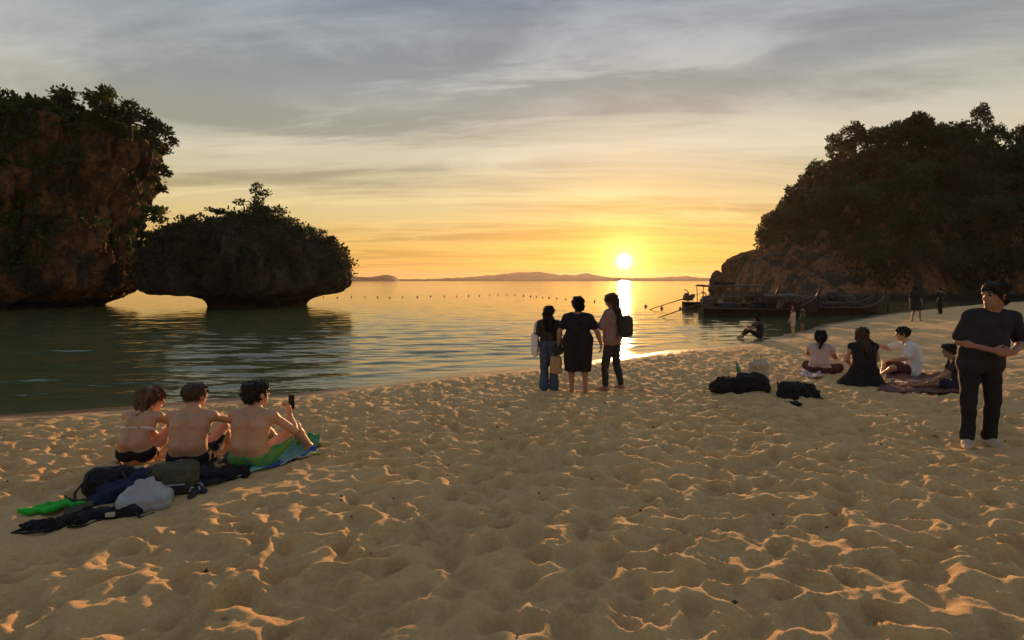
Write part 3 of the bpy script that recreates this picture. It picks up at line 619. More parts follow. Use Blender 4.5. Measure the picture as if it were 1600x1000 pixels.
def upright(J, pts=('pel', 'waist', 'chest', 'neck', 'head', 'shL', 'shR')):
    return J
def body_prims(S, J, g=1., fem=False, fing=True, limb=1., belly=0., fk=.02):
    """one continuous body; g girth of torso, limb girth of limbs"""
    L, Lc = J['lat'], J['latc']; hipw = .095 if fem else .08
    up = unit(J['neck']-J['chest']); fw = unit(np.cross(up, Lc)); fwp = unit(np.cross(unit(J['waist']-J['pel']), L))
    for s in (-1, 1):
        S.rc(J['chest']+s*Lc*.078*g, J['waist']+s*L*.062*g, (.092 if fem else .102)*g, (.082 if fem else .094)*g, .04)
        S.rc(J['waist']+s*L*.062*g, J['pel']+s*L*hipw*g, (.082 if fem else .094)*g, .108*g, .04)
        sh = J['shL'] if s < 0 else J['shR']
        S.rc(J['chest']+s*Lc*.06*g+up*.05, lerp(J['neck'], sh, .62)-up*.03, .09*g, .062, .05)
        S.rc(J['neck']-up*.01, lerp(J['neck'], sh, .9), .05, .05*limb, .04)
        if fem: S.el(J['chest']+s*Lc*.075*g+fw*.085*g-up*.0, (.062*g, .055*g, .06*g), None, .03)
    if belly: S.el(J['waist']+fwp*.05-v3(0, 0, .02), (.15*g, .10+belly, .14), None, .06)
    for s in ((-1, 1) if J.get('bare') else ()): S.rc(J['chest']+up*.085+s*Lc*.075*g-fw*.082*g, J['chest']-up*.02+s*Lc*.062*g-fw*.092*g, .028, .016, .035)
    S.rc(J['waist']-fwp*.105*g-up*.02, J['chest']-fw*.124*g+up*.05, .016, .018, .03, True)
    for s, n in ((-1, 'L'), (1, 'R')):
        sh, el, wr = J['sh'+n], J['el'+n], J['wr'+n]
        S.el(sh, (.056*limb, .056*limb, .06*limb), None, .04)
        S.rc(sh, el, .05*limb, .039*limb, .025); m = lerp(el, wr, .28)
        S.rc(el, m, .039*limb, .041*limb, .02); S.rc(m, wr, .041*limb, .026*limb, .02)
        hip, kn, an = J['hip'+n], J['kn'+n], J['an'+n]
        S.rc(hip, lerp(hip, kn, .45), .088*limb, .075*limb, .035); S.rc(lerp(hip, kn, .45), kn, .075*limb, .054*limb, .03)
        d = unit(an-kn); bk = unit(np.cross(d, L)); bk = bk if (bk@(kn-lerp(hip, an, .5))) < 0 else -bk
        cf = lerp(kn, an, .3)+bk*.012
        S.rc(kn, cf, .052*limb, .053*limb, .025); S.rc(cf, an, .053*limb, .035*limb, .025)
        f = unit(J['ft'+n]); S.rc(an-f*.035-v3(0, 0, .035), an+f*.07-v3(0, 0, .045), .036, .034, .025); S.rc(an+f*.07-v3(0, 0, .045), an+f*.155-v3(0, 0, .06), .036, .022, .02)
        S.rc(an, an+f*.05-v3(0, 0, .03), .034, .036, .02)
        # hand: palm, four fingers, thumb
        hd = unit(J['hd'+n]); pn = unit(J['pn'+n]-hd*(J['pn'+n]@hd)); sd = np.cross(hd, pn)*(1 if n == 'R' else -1)
        curl = J.get('curl'+n, .5)
        for q in range(4):
            o = sd*(q-1.5)*.0195; ln = (.034, .042, .045, .038)[3-q]
            kn_ = wr+hd*(.088-.004*abs(q-1.6))+o; S.rc(wr+hd*.015+o*.6, kn_, .0145, .0125, .012)
            if fing:
                d1 = unit(hd*math.cos(curl*.7)+pn*math.sin(curl*.7)+o*1.5); d2 = unit(hd*math.cos(curl*1.7)+pn*math.sin(curl*1.7))
                S.rc(kn_, kn_+d1*ln, .0098, .009, .004); S.rc(kn_+d1*ln, kn_+d1*ln+d2*ln*.85, .009, .0075, .004)
        tb = wr+hd*.03+sd*.026; td = unit(hd*.75+sd*.6+pn*.35); S.rc(tb, tb+td*.042, .0135, .011, .01); S.rc(tb+td*.042, tb+td*.042+unit(td+hd*.5)*.03, .011, .0085, .005)
    # head
    hf = unit(J['hf']-J['hu']*(J['hf']@J['hu'])*0); hu = unit(J['hu']-hf*(J['hu']@hf)); hr = np.cross(hf, hu); Rm = np.stack([hr, hf, hu], 1); h = J['head']
    hs = J.get('hs', 1.1); S0 = S; h = h+hu*(.09*(hs-1)); W = lambda x, y, z: h+(hr*x+hf*y+hu*z)*hs
    class _S:
        rc = staticmethod(lambda a, b, ra, rb, k=.02, sub=False: S0.rc(a, b, ra*hs, rb*hs, k, sub)); el = staticmethod(lambda c, r, R_=None, k=.02, sub=False: S0.el(c, np.array(r)*hs, R_, k, sub))
    S = _S
    S.rc(J['neck']-up*.02, W(0, -.02, -.06), .056 if not fem else .048, .05 if not fem else .044, .03)
    S.el(W(0, -.012, .03), (.074, .094, .086), Rm, .02); S.el(W(0, .022, -.035), (.058, .066, .078), Rm, .03); S.el(W(0, .055, -.085), (.028, .025, .022), Rm, .03)
    S.rc(W(0, .082, .012), W(0, .105, -.022), .009, .013, .012); S.rc(W(-.03, .076, .03), W(.03, .076, .03), .013, .013, .015)
    S.el(W(0, .083, -.058), (.024, .012, .010), Rm, .008)
    for s in (-1, 1):
        S.el(W(s*.031, .092, .010), (.013, .010, .008), Rm, .012, True); S.el(W(s*.076, -.008, .0), (.010, .022, .031), Rm, .008)
    return Rm
def make_hair(S, J, style, Rm):
    hs = J.get('hs', 1.1); h = J['head']+Rm[:, 2]*(.09*(hs-1)); W = lambda x, y, z: h+Rm@v3(x, y, z)*hs; S0 = S
    E = lambda c, r, R_, k: S0.el(c, np.array(r)*hs, R_, k)
    E(W(0, -.018, .034), (.087, .106, .097), Rm, .02)
    if style in ('bob', 'long', 'pony', 'bun'): E(W(0, -.05, -.02), (.084, .074, .09), Rm, .03)
    if style == 'full':
        for s in (-1, 1): E(W(s*.058, -.03, -.015), (.027, .045, .065), Rm, .03)
        E(W(0, -.07, -.03), (.07, .05, .08), Rm, .03); E(W(0, .01, .10), (.06, .07, .03), Rm, .03)
    if style == 'mop':
        for k in range(11): a = k*.57; E(W(.052*math.cos(a), -.018+.062*math.sin(a), .085), (.038, .038, .03), Rm, .02)
        E(W(0, -.07, .0), (.075, .05, .075), Rm, .03)
    p = S.all()-h; q = p@Rm/hs
    clip = q[..., 1]-((.004 if style == 'full' else .018)+.95*np.minimum(q[..., 2]+.01, .08)); clip = np.where(q[..., 2] < -.02, np.maximum(clip, q[..., 1]+.012), clip)
    low = {'short': -.055, 'mop': -.075, 'full': -.08}.get(style, -.11); clip = np.maximum(clip, low-q[..., 2]); S.F = np.maximum(S.F, clip.astype(np.float32))
    nk = J['neck']; bk = -Rm[:, 1]
    if style == 'long':
        up = unit(J['neck']-J['chest']); bc = -unit(np.cross(up, J['latc']))
        for s in (-1, 0, 1):
            S.rc(W(s*.055, -.06, -.03), nk+J['latc']*s*.075+bc*.07+up*.0, .038, .042, .03); S.rc(nk+J['latc']*s*.075+bc*.07, nk+J['latc']*s*.06+bc*.125-up*.17, .042, .02, .03)
    if style == 'bob':
        for s in (-1, -.4, .4, 1): S.rc(W(s*.066, -.035-.02*(1-abs(s)), .0), W(s*.078, -.045-.03*(1-abs(s)), -.125), .036, .03, .03)
    if style == 'pony':
        S.rc(W(0, -.11, .03), W(0, -.15, -.04), .028, .04, .02); S.rc(W(0, -.15, -.04), W(-.02, -.15, -.20), .04, .018, .02)
    if style == 'bun': S.el(W(-.05, -.105, -.01), (.045, .045, .045), Rm, .015)
    S.wrinkle(.007 if style != 'mop' else .012, (38, 38, 14) if style != 'mop' else (30, 30, 30), 2.)

def hair_obj(S, J, hair, Rm, o):
    # the hair mass plus loose strands lying on it, so that its edge is not a clean shell
    V, Q = S.mesh(); rg = np.random.default_rng(int(abs(J['head'][0])*9999)+len(V)); n = 1500; i = rg.integers(0, len(Q), n); p = V[Q[i]].mean(1)
    nr = np.cross(V[Q[i, 2]]-V[Q[i, 0]], V[Q[i, 3]]-V[Q[i, 1]]); nr /= np.linalg.norm(nr, axis=1)[:, None]+1e-9
    crown = J['head']+Rm@v3(0, -.03, .12); fl = p-crown+v3(0, 0, -.06); fl = fl-nr*(fl*nr).sum(1)[:, None]; fl /= np.linalg.norm(fl, axis=1)[:, None]+1e-9
    d = fl+nr*(.08+.22*rg.random((n, 1)))+rg.normal(size=(n, 3))*(.30 if hair[0] == 'mop' else .12); d /= np.linalg.norm(d, axis=1)[:, None]
    ln = (.035 if hair[0] in ('short', 'mop', 'full') else .06)*(.5+rg.random((n, 1))); w = np.cross(d, nr); w /= np.linalg.norm(w, axis=1)[:, None]+1e-9
    a = p-nr*.003; q = np.stack([a-w*.003, a+w*.003, a+d*ln*.6+w*.0022, a+d*ln-nr*ln*.25], 1).reshape(-1, 3)
    ob('hair', mesh_np('hair', np.vstack([V, q]), np.vstack([Q, len(V)+np.arange(4*n).reshape(-1, 4)])), M[hair[1]], o)
def garment(S, J, kind, g=1., fem=False, limb=1., belly=0., sl=.55, leg=1., hem=0., off=.016, flare=0., hemz=None):
    L, Lc = J['lat'], J['latc']; up = unit(J['neck']-J['chest']); hipw = .095 if fem else .08; p = None
    if kind in ('shirt', 'dress', 'top'):
        for s, n in ((-1, 'L'), (1, 'R')):
            S.rc(J['chest']+s*Lc*.078*g, J['waist']+s*L*.066*g, (.094 if fem else .104)*g+off, (.088 if fem else .10)*g+off, .04)
            S.rc(J['waist']+s*L*.066*g, J['pel']+s*L*hipw*g+v3(0, 0, hem), (.088 if fem else .10)*g+off, .108*g+off, .04)
            sh = J['sh'+n]; S.rc(J['chest']+s*Lc*.06*g+up*.05, lerp(J['neck'], sh, .62)-up*.03, .09*g+off, .062+off, .05)
            if kind != 'top':
                S.rc(lerp(J['neck'], sh, .42)-up*.01, lerp(J['neck'], sh, .95), .05+off*.6, .05*limb+off*.6, .04); S.el(sh, (.056*limb+off*.6,)*3, None, .04)
            else: S.rc(lerp(J['neck'], sh, .45), lerp(J['neck'], sh, .5)-up*.04, .05+off*.5, .06+off*.5, .03)
            if fem: S.el(J['chest']+s*Lc*.075*g+unit(np.cross(up, Lc))*.085*g, (.062*g+off*.8, .055*g+off*.8, .06*g+off*.8), None, .03)
            if kind != 'top' and sl > 0:
                e = lerp(J['sh'+n], J['el'+n], min(sl, 1)); S.rc(J['sh'+n], e, .052*limb+off, .045*limb+off*1.4, .03)
                if sl > 1: S.rc(J['el'+n], lerp(J['el'+n], J['wr'+n], sl-1), .042*limb+off, .032*limb+off, .03)
        if flare:      # skirt of a dress down to hemz
            c = J['pel'].copy(); 
            for s in (-1, 1): S.rc(c+s*L*hipw*g, v3(c[0]+s*.09*g+J.get('skx', 0), c[1]+J.get('sky', 0), hemz), .11*g+off, flare, .05)
            S.F = np.maximum(S.F, (hemz-S.all()[..., 2]).astype(np.float32))
        S.rc(J['neck']+up*.005, J['neck']+up*.12, .066, .085, .012, True)
        if belly: S.el(J['waist']+unit(np.cross(unit(J['waist']-J['pel']), L))*.05-v3(0, 0, .02), (.15*g+off, .10+belly+off, .14+off), None, .06)
    if kind in ('shorts', 'trousers'):
        for s, n in ((-1, 'L'), (1, 'R')):
            S.rc(J['pel']+s*L*hipw*g, J['hip'+n], .108*g+off, .09*limb+off, .04)
            hip, kn, an = J['hip'+n], J['kn'+n], J['an'+n]
            if leg <= 1: S.rc(hip, lerp(hip, kn, leg), .09*limb+off, (.09-.03*leg)*limb+off*1.5+flare, .02)
            else:
                S.rc(hip, lerp(hip, kn, .45), .09*limb+off, .078*limb+off, .02); S.rc(lerp(hip, kn, .45), kn, .078*limb+off, .06*limb+off, .02); e = lerp(kn, an, leg-1); cf = lerp(kn, an, .3)
                S.rc(kn, cf, .058*limb+off, .055*limb+off, .02); S.rc(cf, e, .055*limb+off, .042*limb+off+flare, .02)
        S.rc(J['waist']*.45+J['pel']*.55-L*.06*g, J['waist']*.45+J['pel']*.55+L*.06*g, .10*g+off, None, .05)
        u2 = unit(J['waist']-J['pel']); S.F = np.maximum(S.F, ((S.all()-lerp(J['pel'], J['waist'], .5))@u2).astype(np.float32))
        if leg <= 1:
            for n in 'LR':
                d = unit(J['kn'+n]-J['hip'+n]); e = lerp(J['hip'+n], J['kn'+n], leg); near = S.all()-e; sel = np.linalg.norm(near, axis=-1) < .16*limb+off
                S.F = np.where(sel, np.maximum(S.F, (near@d).astype(np.float32)), S.F)
    if kind == 'band':       # bikini band or waistband: slice of the torso
        for s in (-1, 1): S.rc(J['chest']+s*Lc*.078*g+up*.02, J['waist']+s*L*.062*g, (.092 if fem else .102)*g+off, (.082 if fem else .094)*g+off, .04); S.el(J['chest']+s*Lc*.075*g+unit(np.cross(up, Lc))*.085*g, (.062*g+off*.8,)*3, None, .03)
        q = (S.all()-J['chest'])@up; S.F = np.maximum(S.F, (np.abs(q-sl)-hem).astype(np.float32))
    if kind == 'sandals':
        pass
def person(label, loc, rz, J, scale=1., h=.011, skin='skin', g=1., fem=False, limb=1., belly=0., hair=('short', 'hairk'), clothes=(), group=None, fing=True, sc3=None):
    pts = np.array([v for k, v in J.items() if k[:2] in ('pe', 'wa', 'ch', 'ne', 'he', 'sh', 'el', 'wr', 'hi', 'kn', 'an')]); ext = .24
    lo = pts.min(0)-ext; hi = pts.max(0)+ext; lo[2] = max(lo[2], -.05)
    S = SDF(lo, hi, h); Rm = body_prims(S, J, g, fem, fing, limb, belly); V, Q = S.mesh(); m = mesh_np('person', V, Q)
    for k in (skin, 'eye', 'lip'): m.materials.append(M[k])
    hs = J.get('hs', 1.1); cen = (V[Q].mean(1)-J['head']-Rm[:, 2]*(.09*(hs-1)))@Rm/hs; mi = np.zeros(len(Q), np.int32)
    for s in (-1, 1): mi[np.linalg.norm((cen-np.array([s*.031, .083, .010]))/np.array([.014, .02, .008]), axis=1) < 1] = 1; mi[np.linalg.norm((cen-np.array([s*.033, .086, .034]))/np.array([.02, .02, .006]), axis=1) < 1] = 1
    mi[np.linalg.norm((cen-np.array([0, .09, -.058]))/np.array([.022, .02, .009]), axis=1) < 1] = 2
    m.polygons.foreach_set('material_index', mi); m.update()
    o = ob('person', m, None, None, loc, rz, label, 'person', group); o.scale = sc3 or (scale,)*3
    if hair:
        e = .42 if hair[0] == 'long' else .3
        S = SDF(J['head']-v3(.24, .28, e), J['head']+v3(.24, .24, .22), h*.8); make_hair(S, J, hair[0], Rm); hair_obj(S, J, hair, Rm, o)
    for nm, kind, mk, kw in clothes:
        S = SDF(lo-.12, hi+.12, h*1.05); garment(S, J, kind, g, fem, limb, belly, **kw); S.wrinkle(.008, (9, 9, 5), len(nm)*1.7); S.wrinkle(.003, (26, 26, 12), 4.)
        if len(np.argwhere(S.F < 0)): sdf_obj(nm, S, M[mk], o)
    return o
def mod(J, **kw):
    for k, v in kw.items(): J[k] = np.array(v, float) if hasattr(v, '__len__') else v
    return J
# ------------------------------------------------------------------ the people
def face(px_heading): return -math.radians(px_heading)     # heading in degrees, clockwise from straight out to sea
def rotated_head(J, yaw, pitch=0.0):
    y, p = math.radians(yaw), math.radians(pitch); J['hf'] = v3(math.sin(y)*math.cos(p), math.cos(y)*math.cos(p), math.sin(p)); J['hu'] = unit(v3(0, 0, 1)-J['hf']*J['hf'][2]); return J
def at_ground(px, py, dz=0.0):
    p = hit(px, py); a = np.linspace(0, 6.28, 24); r = np.repeat([.1, .22], 12); p.z = float(np.mean(ground(p.x+r*np.cos(a), p.y+r*np.sin(a))))-.015+dz; return p

# seated trio on the towels
J = sit_pose(1.5); J.update(rotated_head(J, 62, -10)); mod(J, head=(.02, .20, .70), neck=(0, .12, .585), chest=(0, .03, .44), waist=(0, -.06, .28), shL=(-.165, .10, .54), shR=(.165, .10, .54), elL=(-.24, .34, .40), elR=(.25, .33, .36), wrL=(-.08, .48, .38), wrR=(.10, .50, .36), hs=1.2, bare=1)
pw = at_ground(214, 728, .0)
person('seated woman in white bikini top hugging her knees beside two shirtless men', pw, face(2), J, .98, .0085, 'skin', .98, True, .95, hair=('bob', 'hairl'),
       clothes=[('bikini_top', 'band', 'white', dict(sl=-.035, hem=.016, off=.010)), ('bikini_bottom', 'shorts', 'black', dict(leg=.12, off=.008))], sc3=(1.02, .95, .87))
J = sit_pose(1.1); J.update(rotated_head(J, 28, -6)); mod(J, hs=1.17, bare=1, elL=(-.28, .25, .43), elR=(.31, .24, .47), wrR=(.20, .44, .45), wrL=(-.14, .44, .46))
pm = at_ground(297, 734)
person('shirtless man in dark shorts seated between the woman and the other man', pm, face(-6), J, 1.0, .0085, 'skin', 1.02, hair=('short', 'hairb'), clothes=[('shorts', 'shorts', 'black', dict(leg=.75, off=.016, flare=.012))], sc3=(1.06, .98, .91))
J = sit_pose(.9); J.update(rotated_head(J, 26, 2)); mod(J, hs=1.17, bare=1, elR=(.31, .22, .38), wrR=(.22, .31, .53), hdR=(-.15, .25, .9), pnR=(-.6, -.8, 0), curlR=.9, elL=(-.27, .22, .40), wrL=(-.13, .42, .47), knR=(.24, .39, .37), anR=(.26, .66, .075), knL=(-.10, .40, .36), anL=(-.04, .67, .075))
pr = at_ground(393, 734)
p3 = person('shirtless man in lime green shorts seated nearest the striped towel, holding up a phone', pr, face(6), J, 1.02, .0085, 'skin', 1.03, hair=('mop', 'hairk'), clothes=[('shorts', 'shorts', 'green', dict(leg=.72, off=.016, flare=.014))], sc3=(1.07, 1.0, .94))
w = Matrix.Translation(pr) @ Matrix.Rotation(face(6), 4, 'Z') @ Vector((.232, .365, .615))
V, Q = box_vf((0, 0, 0), (.075, .010, .15)); bm = bmesh.new(); vs = [bm.verts.new(v) for v in V]; [bm.faces.new([vs[i] for i in q]) for q in Q]; bmesh.ops.bevel(bm, geom=bm.edges[:], offset=.004, segments=2, affect='EDGES')
ph = ob('phone', bm_mesh('phone', bm), M['rubber'], None, w, face(16), 'dark phone held up in the hand of the man in green shorts', 'phone')

# the standing three at the water's edge
J = stand_pose(); rotated_head(J, 25, -12); mod(J, elL=(-.25, -.04, 1.11), wrL=(-.24, .06, .86), elR=(.225, -.02, 1.12), wrR=(.26, .08, .90))
pa = at_ground(858, 611)
person('woman in dark top and long blue skirt at the waterline carrying a white tote bag', pa, face(8), J, .875, .012, 'skin2', .96, True, .95, hair=('long', 'hairk'),
       clothes=[('top', 'shirt', 'dark', dict(sl=.8, hem=.02)), ('skirt', 'trousers', 'denim', dict(leg=1.97, off=.03, flare=.035))])
J = stand_pose(); rotated_head(J, -18, -4); mod(J, elL=(-.33, -.03, 1.12), wrL=(-.35, .05, .87), elR=(.34, -.03, 1.12), wrR=(.42, .02, .88), shL=(-.20, 0, 1.36), shR=(.20, 0, 1.36), hipL=(-.12, 0, .91), hipR=(.12, 0, .91), knL=(-.12, .03, .49), knR=(.12, .01, .49), anL=(-.11, 0, .085), anR=(.13, -.05, .085))
pb = at_ground(903, 614)
person('stout woman in dark knee-length dress with her hair up, middle of the standing three', pb, face(4), J, .965, .012, 'skin2', 1.22, True, 1.08, hair=('bun', 'hairk'),
       clothes=[('dress', 'dress', 'black', dict(sl=.6, flare=.135, hemz=.40, hem=.0, off=.02))])
J = stand_pose(); rotated_head(J, -10, -20); mod(J, anL=(-.17, .05, .085), knL=(-.14, .07, .49), anR=(.14, -.10, .085), knR=(.11, -.02, .49), elL=(-.23, .10, 1.15), wrL=(-.16, .33, 1.18), elR=(.22, .08, 1.14), wrR=(.10, .33, 1.17), hdL=(.3, .9, .1), hdR=(-.3, .9, .1))
pc = at_ground(957, 610)
person('long-haired woman in pale top and dark leggings with a backpack, against the sun', pc, face(-52), J, .985, .012, 'skin2', .98, True, .93, hair=('long', 'hairb'),
       clothes=[('top', 'shirt', 'duskp', dict(sl=.9, hem=-.02, off=.03)), ('leggings', 'trousers', 'dark', dict(leg=1.9, off=.013))])
# the black clad man near the camera
J = stand_pose(); rotated_head(J, 72, -2)
mod(J, pel=(0, 0, .95), hs=1.2, waist=(-.04, .01, 1.10), chest=(-.08, 0, 1.28), neck=(-.11, -.01, 1.425), head=(-.125, .02, 1.56), shL=(-.30, 0, 1.35), shR=(.075, -.01, 1.36), elL=(-.39, -.0, 1.10), elR=(.20, .0, 1.10), wrL=(-.19, .20, 1.02), wrR=(.02, .23, 1.04), hdL=(.9, .25, -.05), hdR=(-.9, .2, -.12), pnL=(0, -1, 0), pnR=(0, -1, 0), curlL=.7, curlR=.6,
    anL=(-.10, -.03, .085), knL=(-.10, .03, .49), anR=(.15, .06, .085), knR=(.125, .04, .49), ftR=(.5, .9, 0), ftL=(-.1, 1, 0))
pd = at_ground(1531, 697)
pm13 = person('man in black t-shirt and black trousers standing with clasped hands, looking to the sea', pd, face(190), J, 1.005, .0085, 'skin2', 1.0, False, .95, .015, hair=('mop', 'hairk'),
       clothes=[('t_shirt', 'shirt', 'blackt', dict(sl=.78, hem=-.08, off=.026)), ('trousers', 'trousers', 'black', dict(leg=1.93, off=.014, flare=.012))])
for s, (an, f) in enumerate(((J['anR'], J['ftR']), (J['anL'], J['ftL']))):
    S = SDF(v3(-.2, -.2, -.1), v3(.2, .3, .2), .008); f = unit(f); S.rc(-f*.05-v3(0, 0, .03), f*.08-v3(0, 0, .04), .046, .046, .03); S.rc(f*.08-v3(0, 0, .04), f*.17-v3(0, 0, .05), .046, .032, .03); S.rc(v3(0, 0, .01), f*.03-v3(0, 0, .03), .046, .046, .03)
    S.F = np.maximum(S.F, (-.083-S.all()[..., 2]).astype(np.float32)); sdf_obj('shoe', S, M['cream'], pm13, loc=an)

# picnic group
J = sit_pose(.9); J.update(rotated_head(J, -12, -16)); mod(J, anL=(-.12, .40, .075), anR=(.12, .36, .075), knL=(-.30, .30, .16), knR=(.30, .30, .16), ftL=(1, .3, 0), ftR=(-1, .3, 0), wrL=(-.10, .34, .36), wrR=(.12, .34, .42), elR=(.25, .18, .38))
p = at_ground(1281, 586)
person('seated woman with dark ponytail, pale top and maroon skirt at the picnic', p, face(38), J, .98, .012, 'skin2', .96, True, .95, hair=('pony', 'hairk'), clothes=[('top', 'shirt', 'pinkw', dict(sl=.35, hem=.05)), ('skirt', 'trousers', 'red', dict(leg=1.5, off=.03))])
J = sit_pose(.5); dz = v3(0, 0, .12)
for k in ('pel', 'waist', 'chest', 'neck', 'head', 'shL', 'shR', 'elL', 'elR', 'wrL', 'wrR', 'hipL', 'hipR'): J[k] = J[k]+dz
mod(J, knL=(-.16, .40, .09), knR=(.16, .40, .09), anL=(-.12, .02, .075), anR=(.12, .02, .075), ftL=(0, -1, 0), ftR=(0, -1, 0), elL=(-.24, .14, .45), wrL=(-.12, .32, .34), elR=(.28, .16, .47), wrR=(.30, .38, .36), sky=.06); J.update(rotated_head(J, 28, -8))
p = at_ground(1350, 603)
person('kneeling woman in dark spreading dress with loose brown hair, seen from behind', p, face(12), J, .98, .0115, 'skin3', 1.06, True, 1., hair=('long', 'hairb'), clothes=[('dress', 'dress', 'black', dict(sl=0, flare=.31, hemz=.015, off=.016))])
J = sit_pose(1.0); J.update(rotated_head(J, 6, -10)); mod(J, anL=(-.10, .42, .075), anR=(.14, .40, .075), knL=(-.28, .36, .18), knR=(.30, .32, .20), ftL=(1, .3, 0), ftR=(-1, .3, 0), elR=(.24, .28, .48), wrR=(.18, .52, .56), hdR=(0, 1, .2), elL=(-.26, .14, .36), wrL=(-.12, .35, .30))
p = at_ground(1422, 589)
person('man in white t-shirt and dark shorts seated at the picnic reaching out an arm', p, face(-72), J, 1.03, .012, 'skin', 1.08, False, 1., hair=('short', 'hairk'), clothes=[('t_shirt', 'shirt', 'white', dict(sl=.75, hem=-.03, off=.024)), ('shorts', 'shorts', 'red', dict(leg=.9, off=.016))])
J = sit_pose(1.0); J.update(rotated_head(J, -6, -6)); mod(J, anL=(-.10, .74, .06), anR=(.10, .72, .06), knL=(-.11, .42, .14), knR=(.13, .42, .15), ftL=(0, .4, 1), ftR=(0, .4, 1), elL=(-.20, .22, .32), wrL=(-.14, .40, .18), elR=(.22, .14, .30), wrR=(.16, .34, .17), hdL=(0, 1, -.2), hdR=(0, 1, -.2))
p = at_ground(1494, 611)
person('boy with dark tousled hair seated at the edge of the picnic mat', p, face(-64), J, .83, .0125, 'skin2', .92, False, .85, hair=('mop', 'hairk'), clothes=[('t_shirt', 'shirt', 'dark', dict(sl=.45, hem=.0)), ('shorts', 'shorts', 'navy', dict(leg=.7))])
# further along the beach
J = sit_pose(1.0); J.update(rotated_head(J, 0, -4))
p = at_ground(1186, 531); p.z = max(p.z, .02)
person('lone person in dark clothes seated at the waterline looking out to sea', p, face(-78), J, .95, .016, 'skin2', 1.05, False, 1., hair=('bob', 'hairk'), clothes=[('t_shirt', 'shirt', 'dark', dict(sl=.7)), ('trousers', 'trousers', 'black', dict(leg=1.7))], fing=False)
J = stand_pose(); rotated_head(J, 0, 10); mod(J, elR=(.24, .05, 1.62), wrR=(.16, .10, 1.85), hdR=(0, .2, 1), elL=(-.22, .06, 1.14), wrL=(-.16, .20, .96))
p = at_ground(1239, 526)
person('small child in pale pink standing at the waterline with one arm up', p, face(-40), J, .60, .02, 'skin', .98, False, 1., hair=('short', 'hairl'), clothes=[('top', 'shirt', 'pinkw', dict(sl=.5)), ('shorts', 'shorts', 'pinkw', dict(leg=.6))], fing=False)
J = stand_pose(); rotated_head(J, 0, -20)
p = at_ground(1254, 517)
person('small child in olive clothes standing in front of the moored boats', p, face(-30), J, .62, .02, 'skin2', 1., False, 1., hair=('short', 'hairk'), clothes=[('top', 'shirt', 'olive', dict(sl=.6)), ('shorts', 'shorts', 'olive', dict(leg=.9))], fing=False)
J = stand_pose(); rotated_head(J, 0, 0); mod(J, anL=(-.10, -.18, .10), knL=(-.10, .02, .49), anR=(.10, .20, .085), knR=(.10, .16, .50))
p = at_ground(1431, 503)
person('person in dark knee-length clothes walking along the far beach', p, face(60), J, .98, .018, 'skin2', 1.12, True, 1., hair=('bob', 'hairk'), clothes=[('dress', 'dress', 'black', dict(sl=.8, flare=.16, hemz=.55))], fing=False)
J = stand_pose(); p = at_ground(1469, 491)
person('distant person in black on the beach below the headland', p, face(-20), J, .90, .02, 'skin2', 1., False, 1., hair=('short', 'hairk'), clothes=[('t_shirt', 'shirt', 'black', dict(sl=.8)), ('trousers', 'trousers', 'black', dict(leg=1.9))], fing=False)
# ------------------------------------------------------------------ bags, towels and small things
def to_w(o_loc, rz, v): return Matrix.Translation(o_loc) @ Matrix.Rotation(rz, 4, 'Z') @ Vector(v)
def rotz(a): c, s = math.cos(a), math.sin(a); return np.array([[c, -s, 0], [s, c, 0], [0, 0, 1.]])
def rotx(a): c, s = math.cos(a), math.sin(a); return np.array([[1, 0, 0], [0, c, -s], [0, s, c]])
def lump(name, loc, rz, parts, material, label, cat, h=.011, wr=.02, fr=(9, 9, 9), straps=(), strap_mat='rubber', extra=(), seed=0.):
    """soft bag or cloth heap; parts: (centre, half sizes, round, tilt). straps: polylines -> child meshes"""
    lo = np.min([np.array(p[0])-np.max(p[1])*1.5 for p in parts], 0)-.1; hi = np.max([np.array(p[0])+np.max(p[1])*1.5 for p in parts], 0)+.1
    S = SDF(lo, hi, h)
    for c, hs, rd, tl in parts: S.box(c, hs, rd, rotx(tl), .03)
    S.wrinkle(wr, fr, 3.3+seed); S.wrinkle(wr*.4, np.array(fr)*3, 8.1+seed)
    o = sdf_obj(name, S, M[material], None, loc=loc, rz=rz, label=label, cat=cat)
    for pl in straps:
        V, Q = tube(pl, .011, 6); ob('strap', vf_mesh('strap', V, Q), M[strap_mat], o)
    for nm, mk, c, hs, rd in extra:
        S = SDF(np.array(c)-np.max(hs)-.05, np.array(c)+np.max(hs)+.05, .009); S.box(c, hs, rd); S.wrinkle(.005, (14, 14, 14), 1.); sdf_obj(nm, S, M[mk], o)
    return o
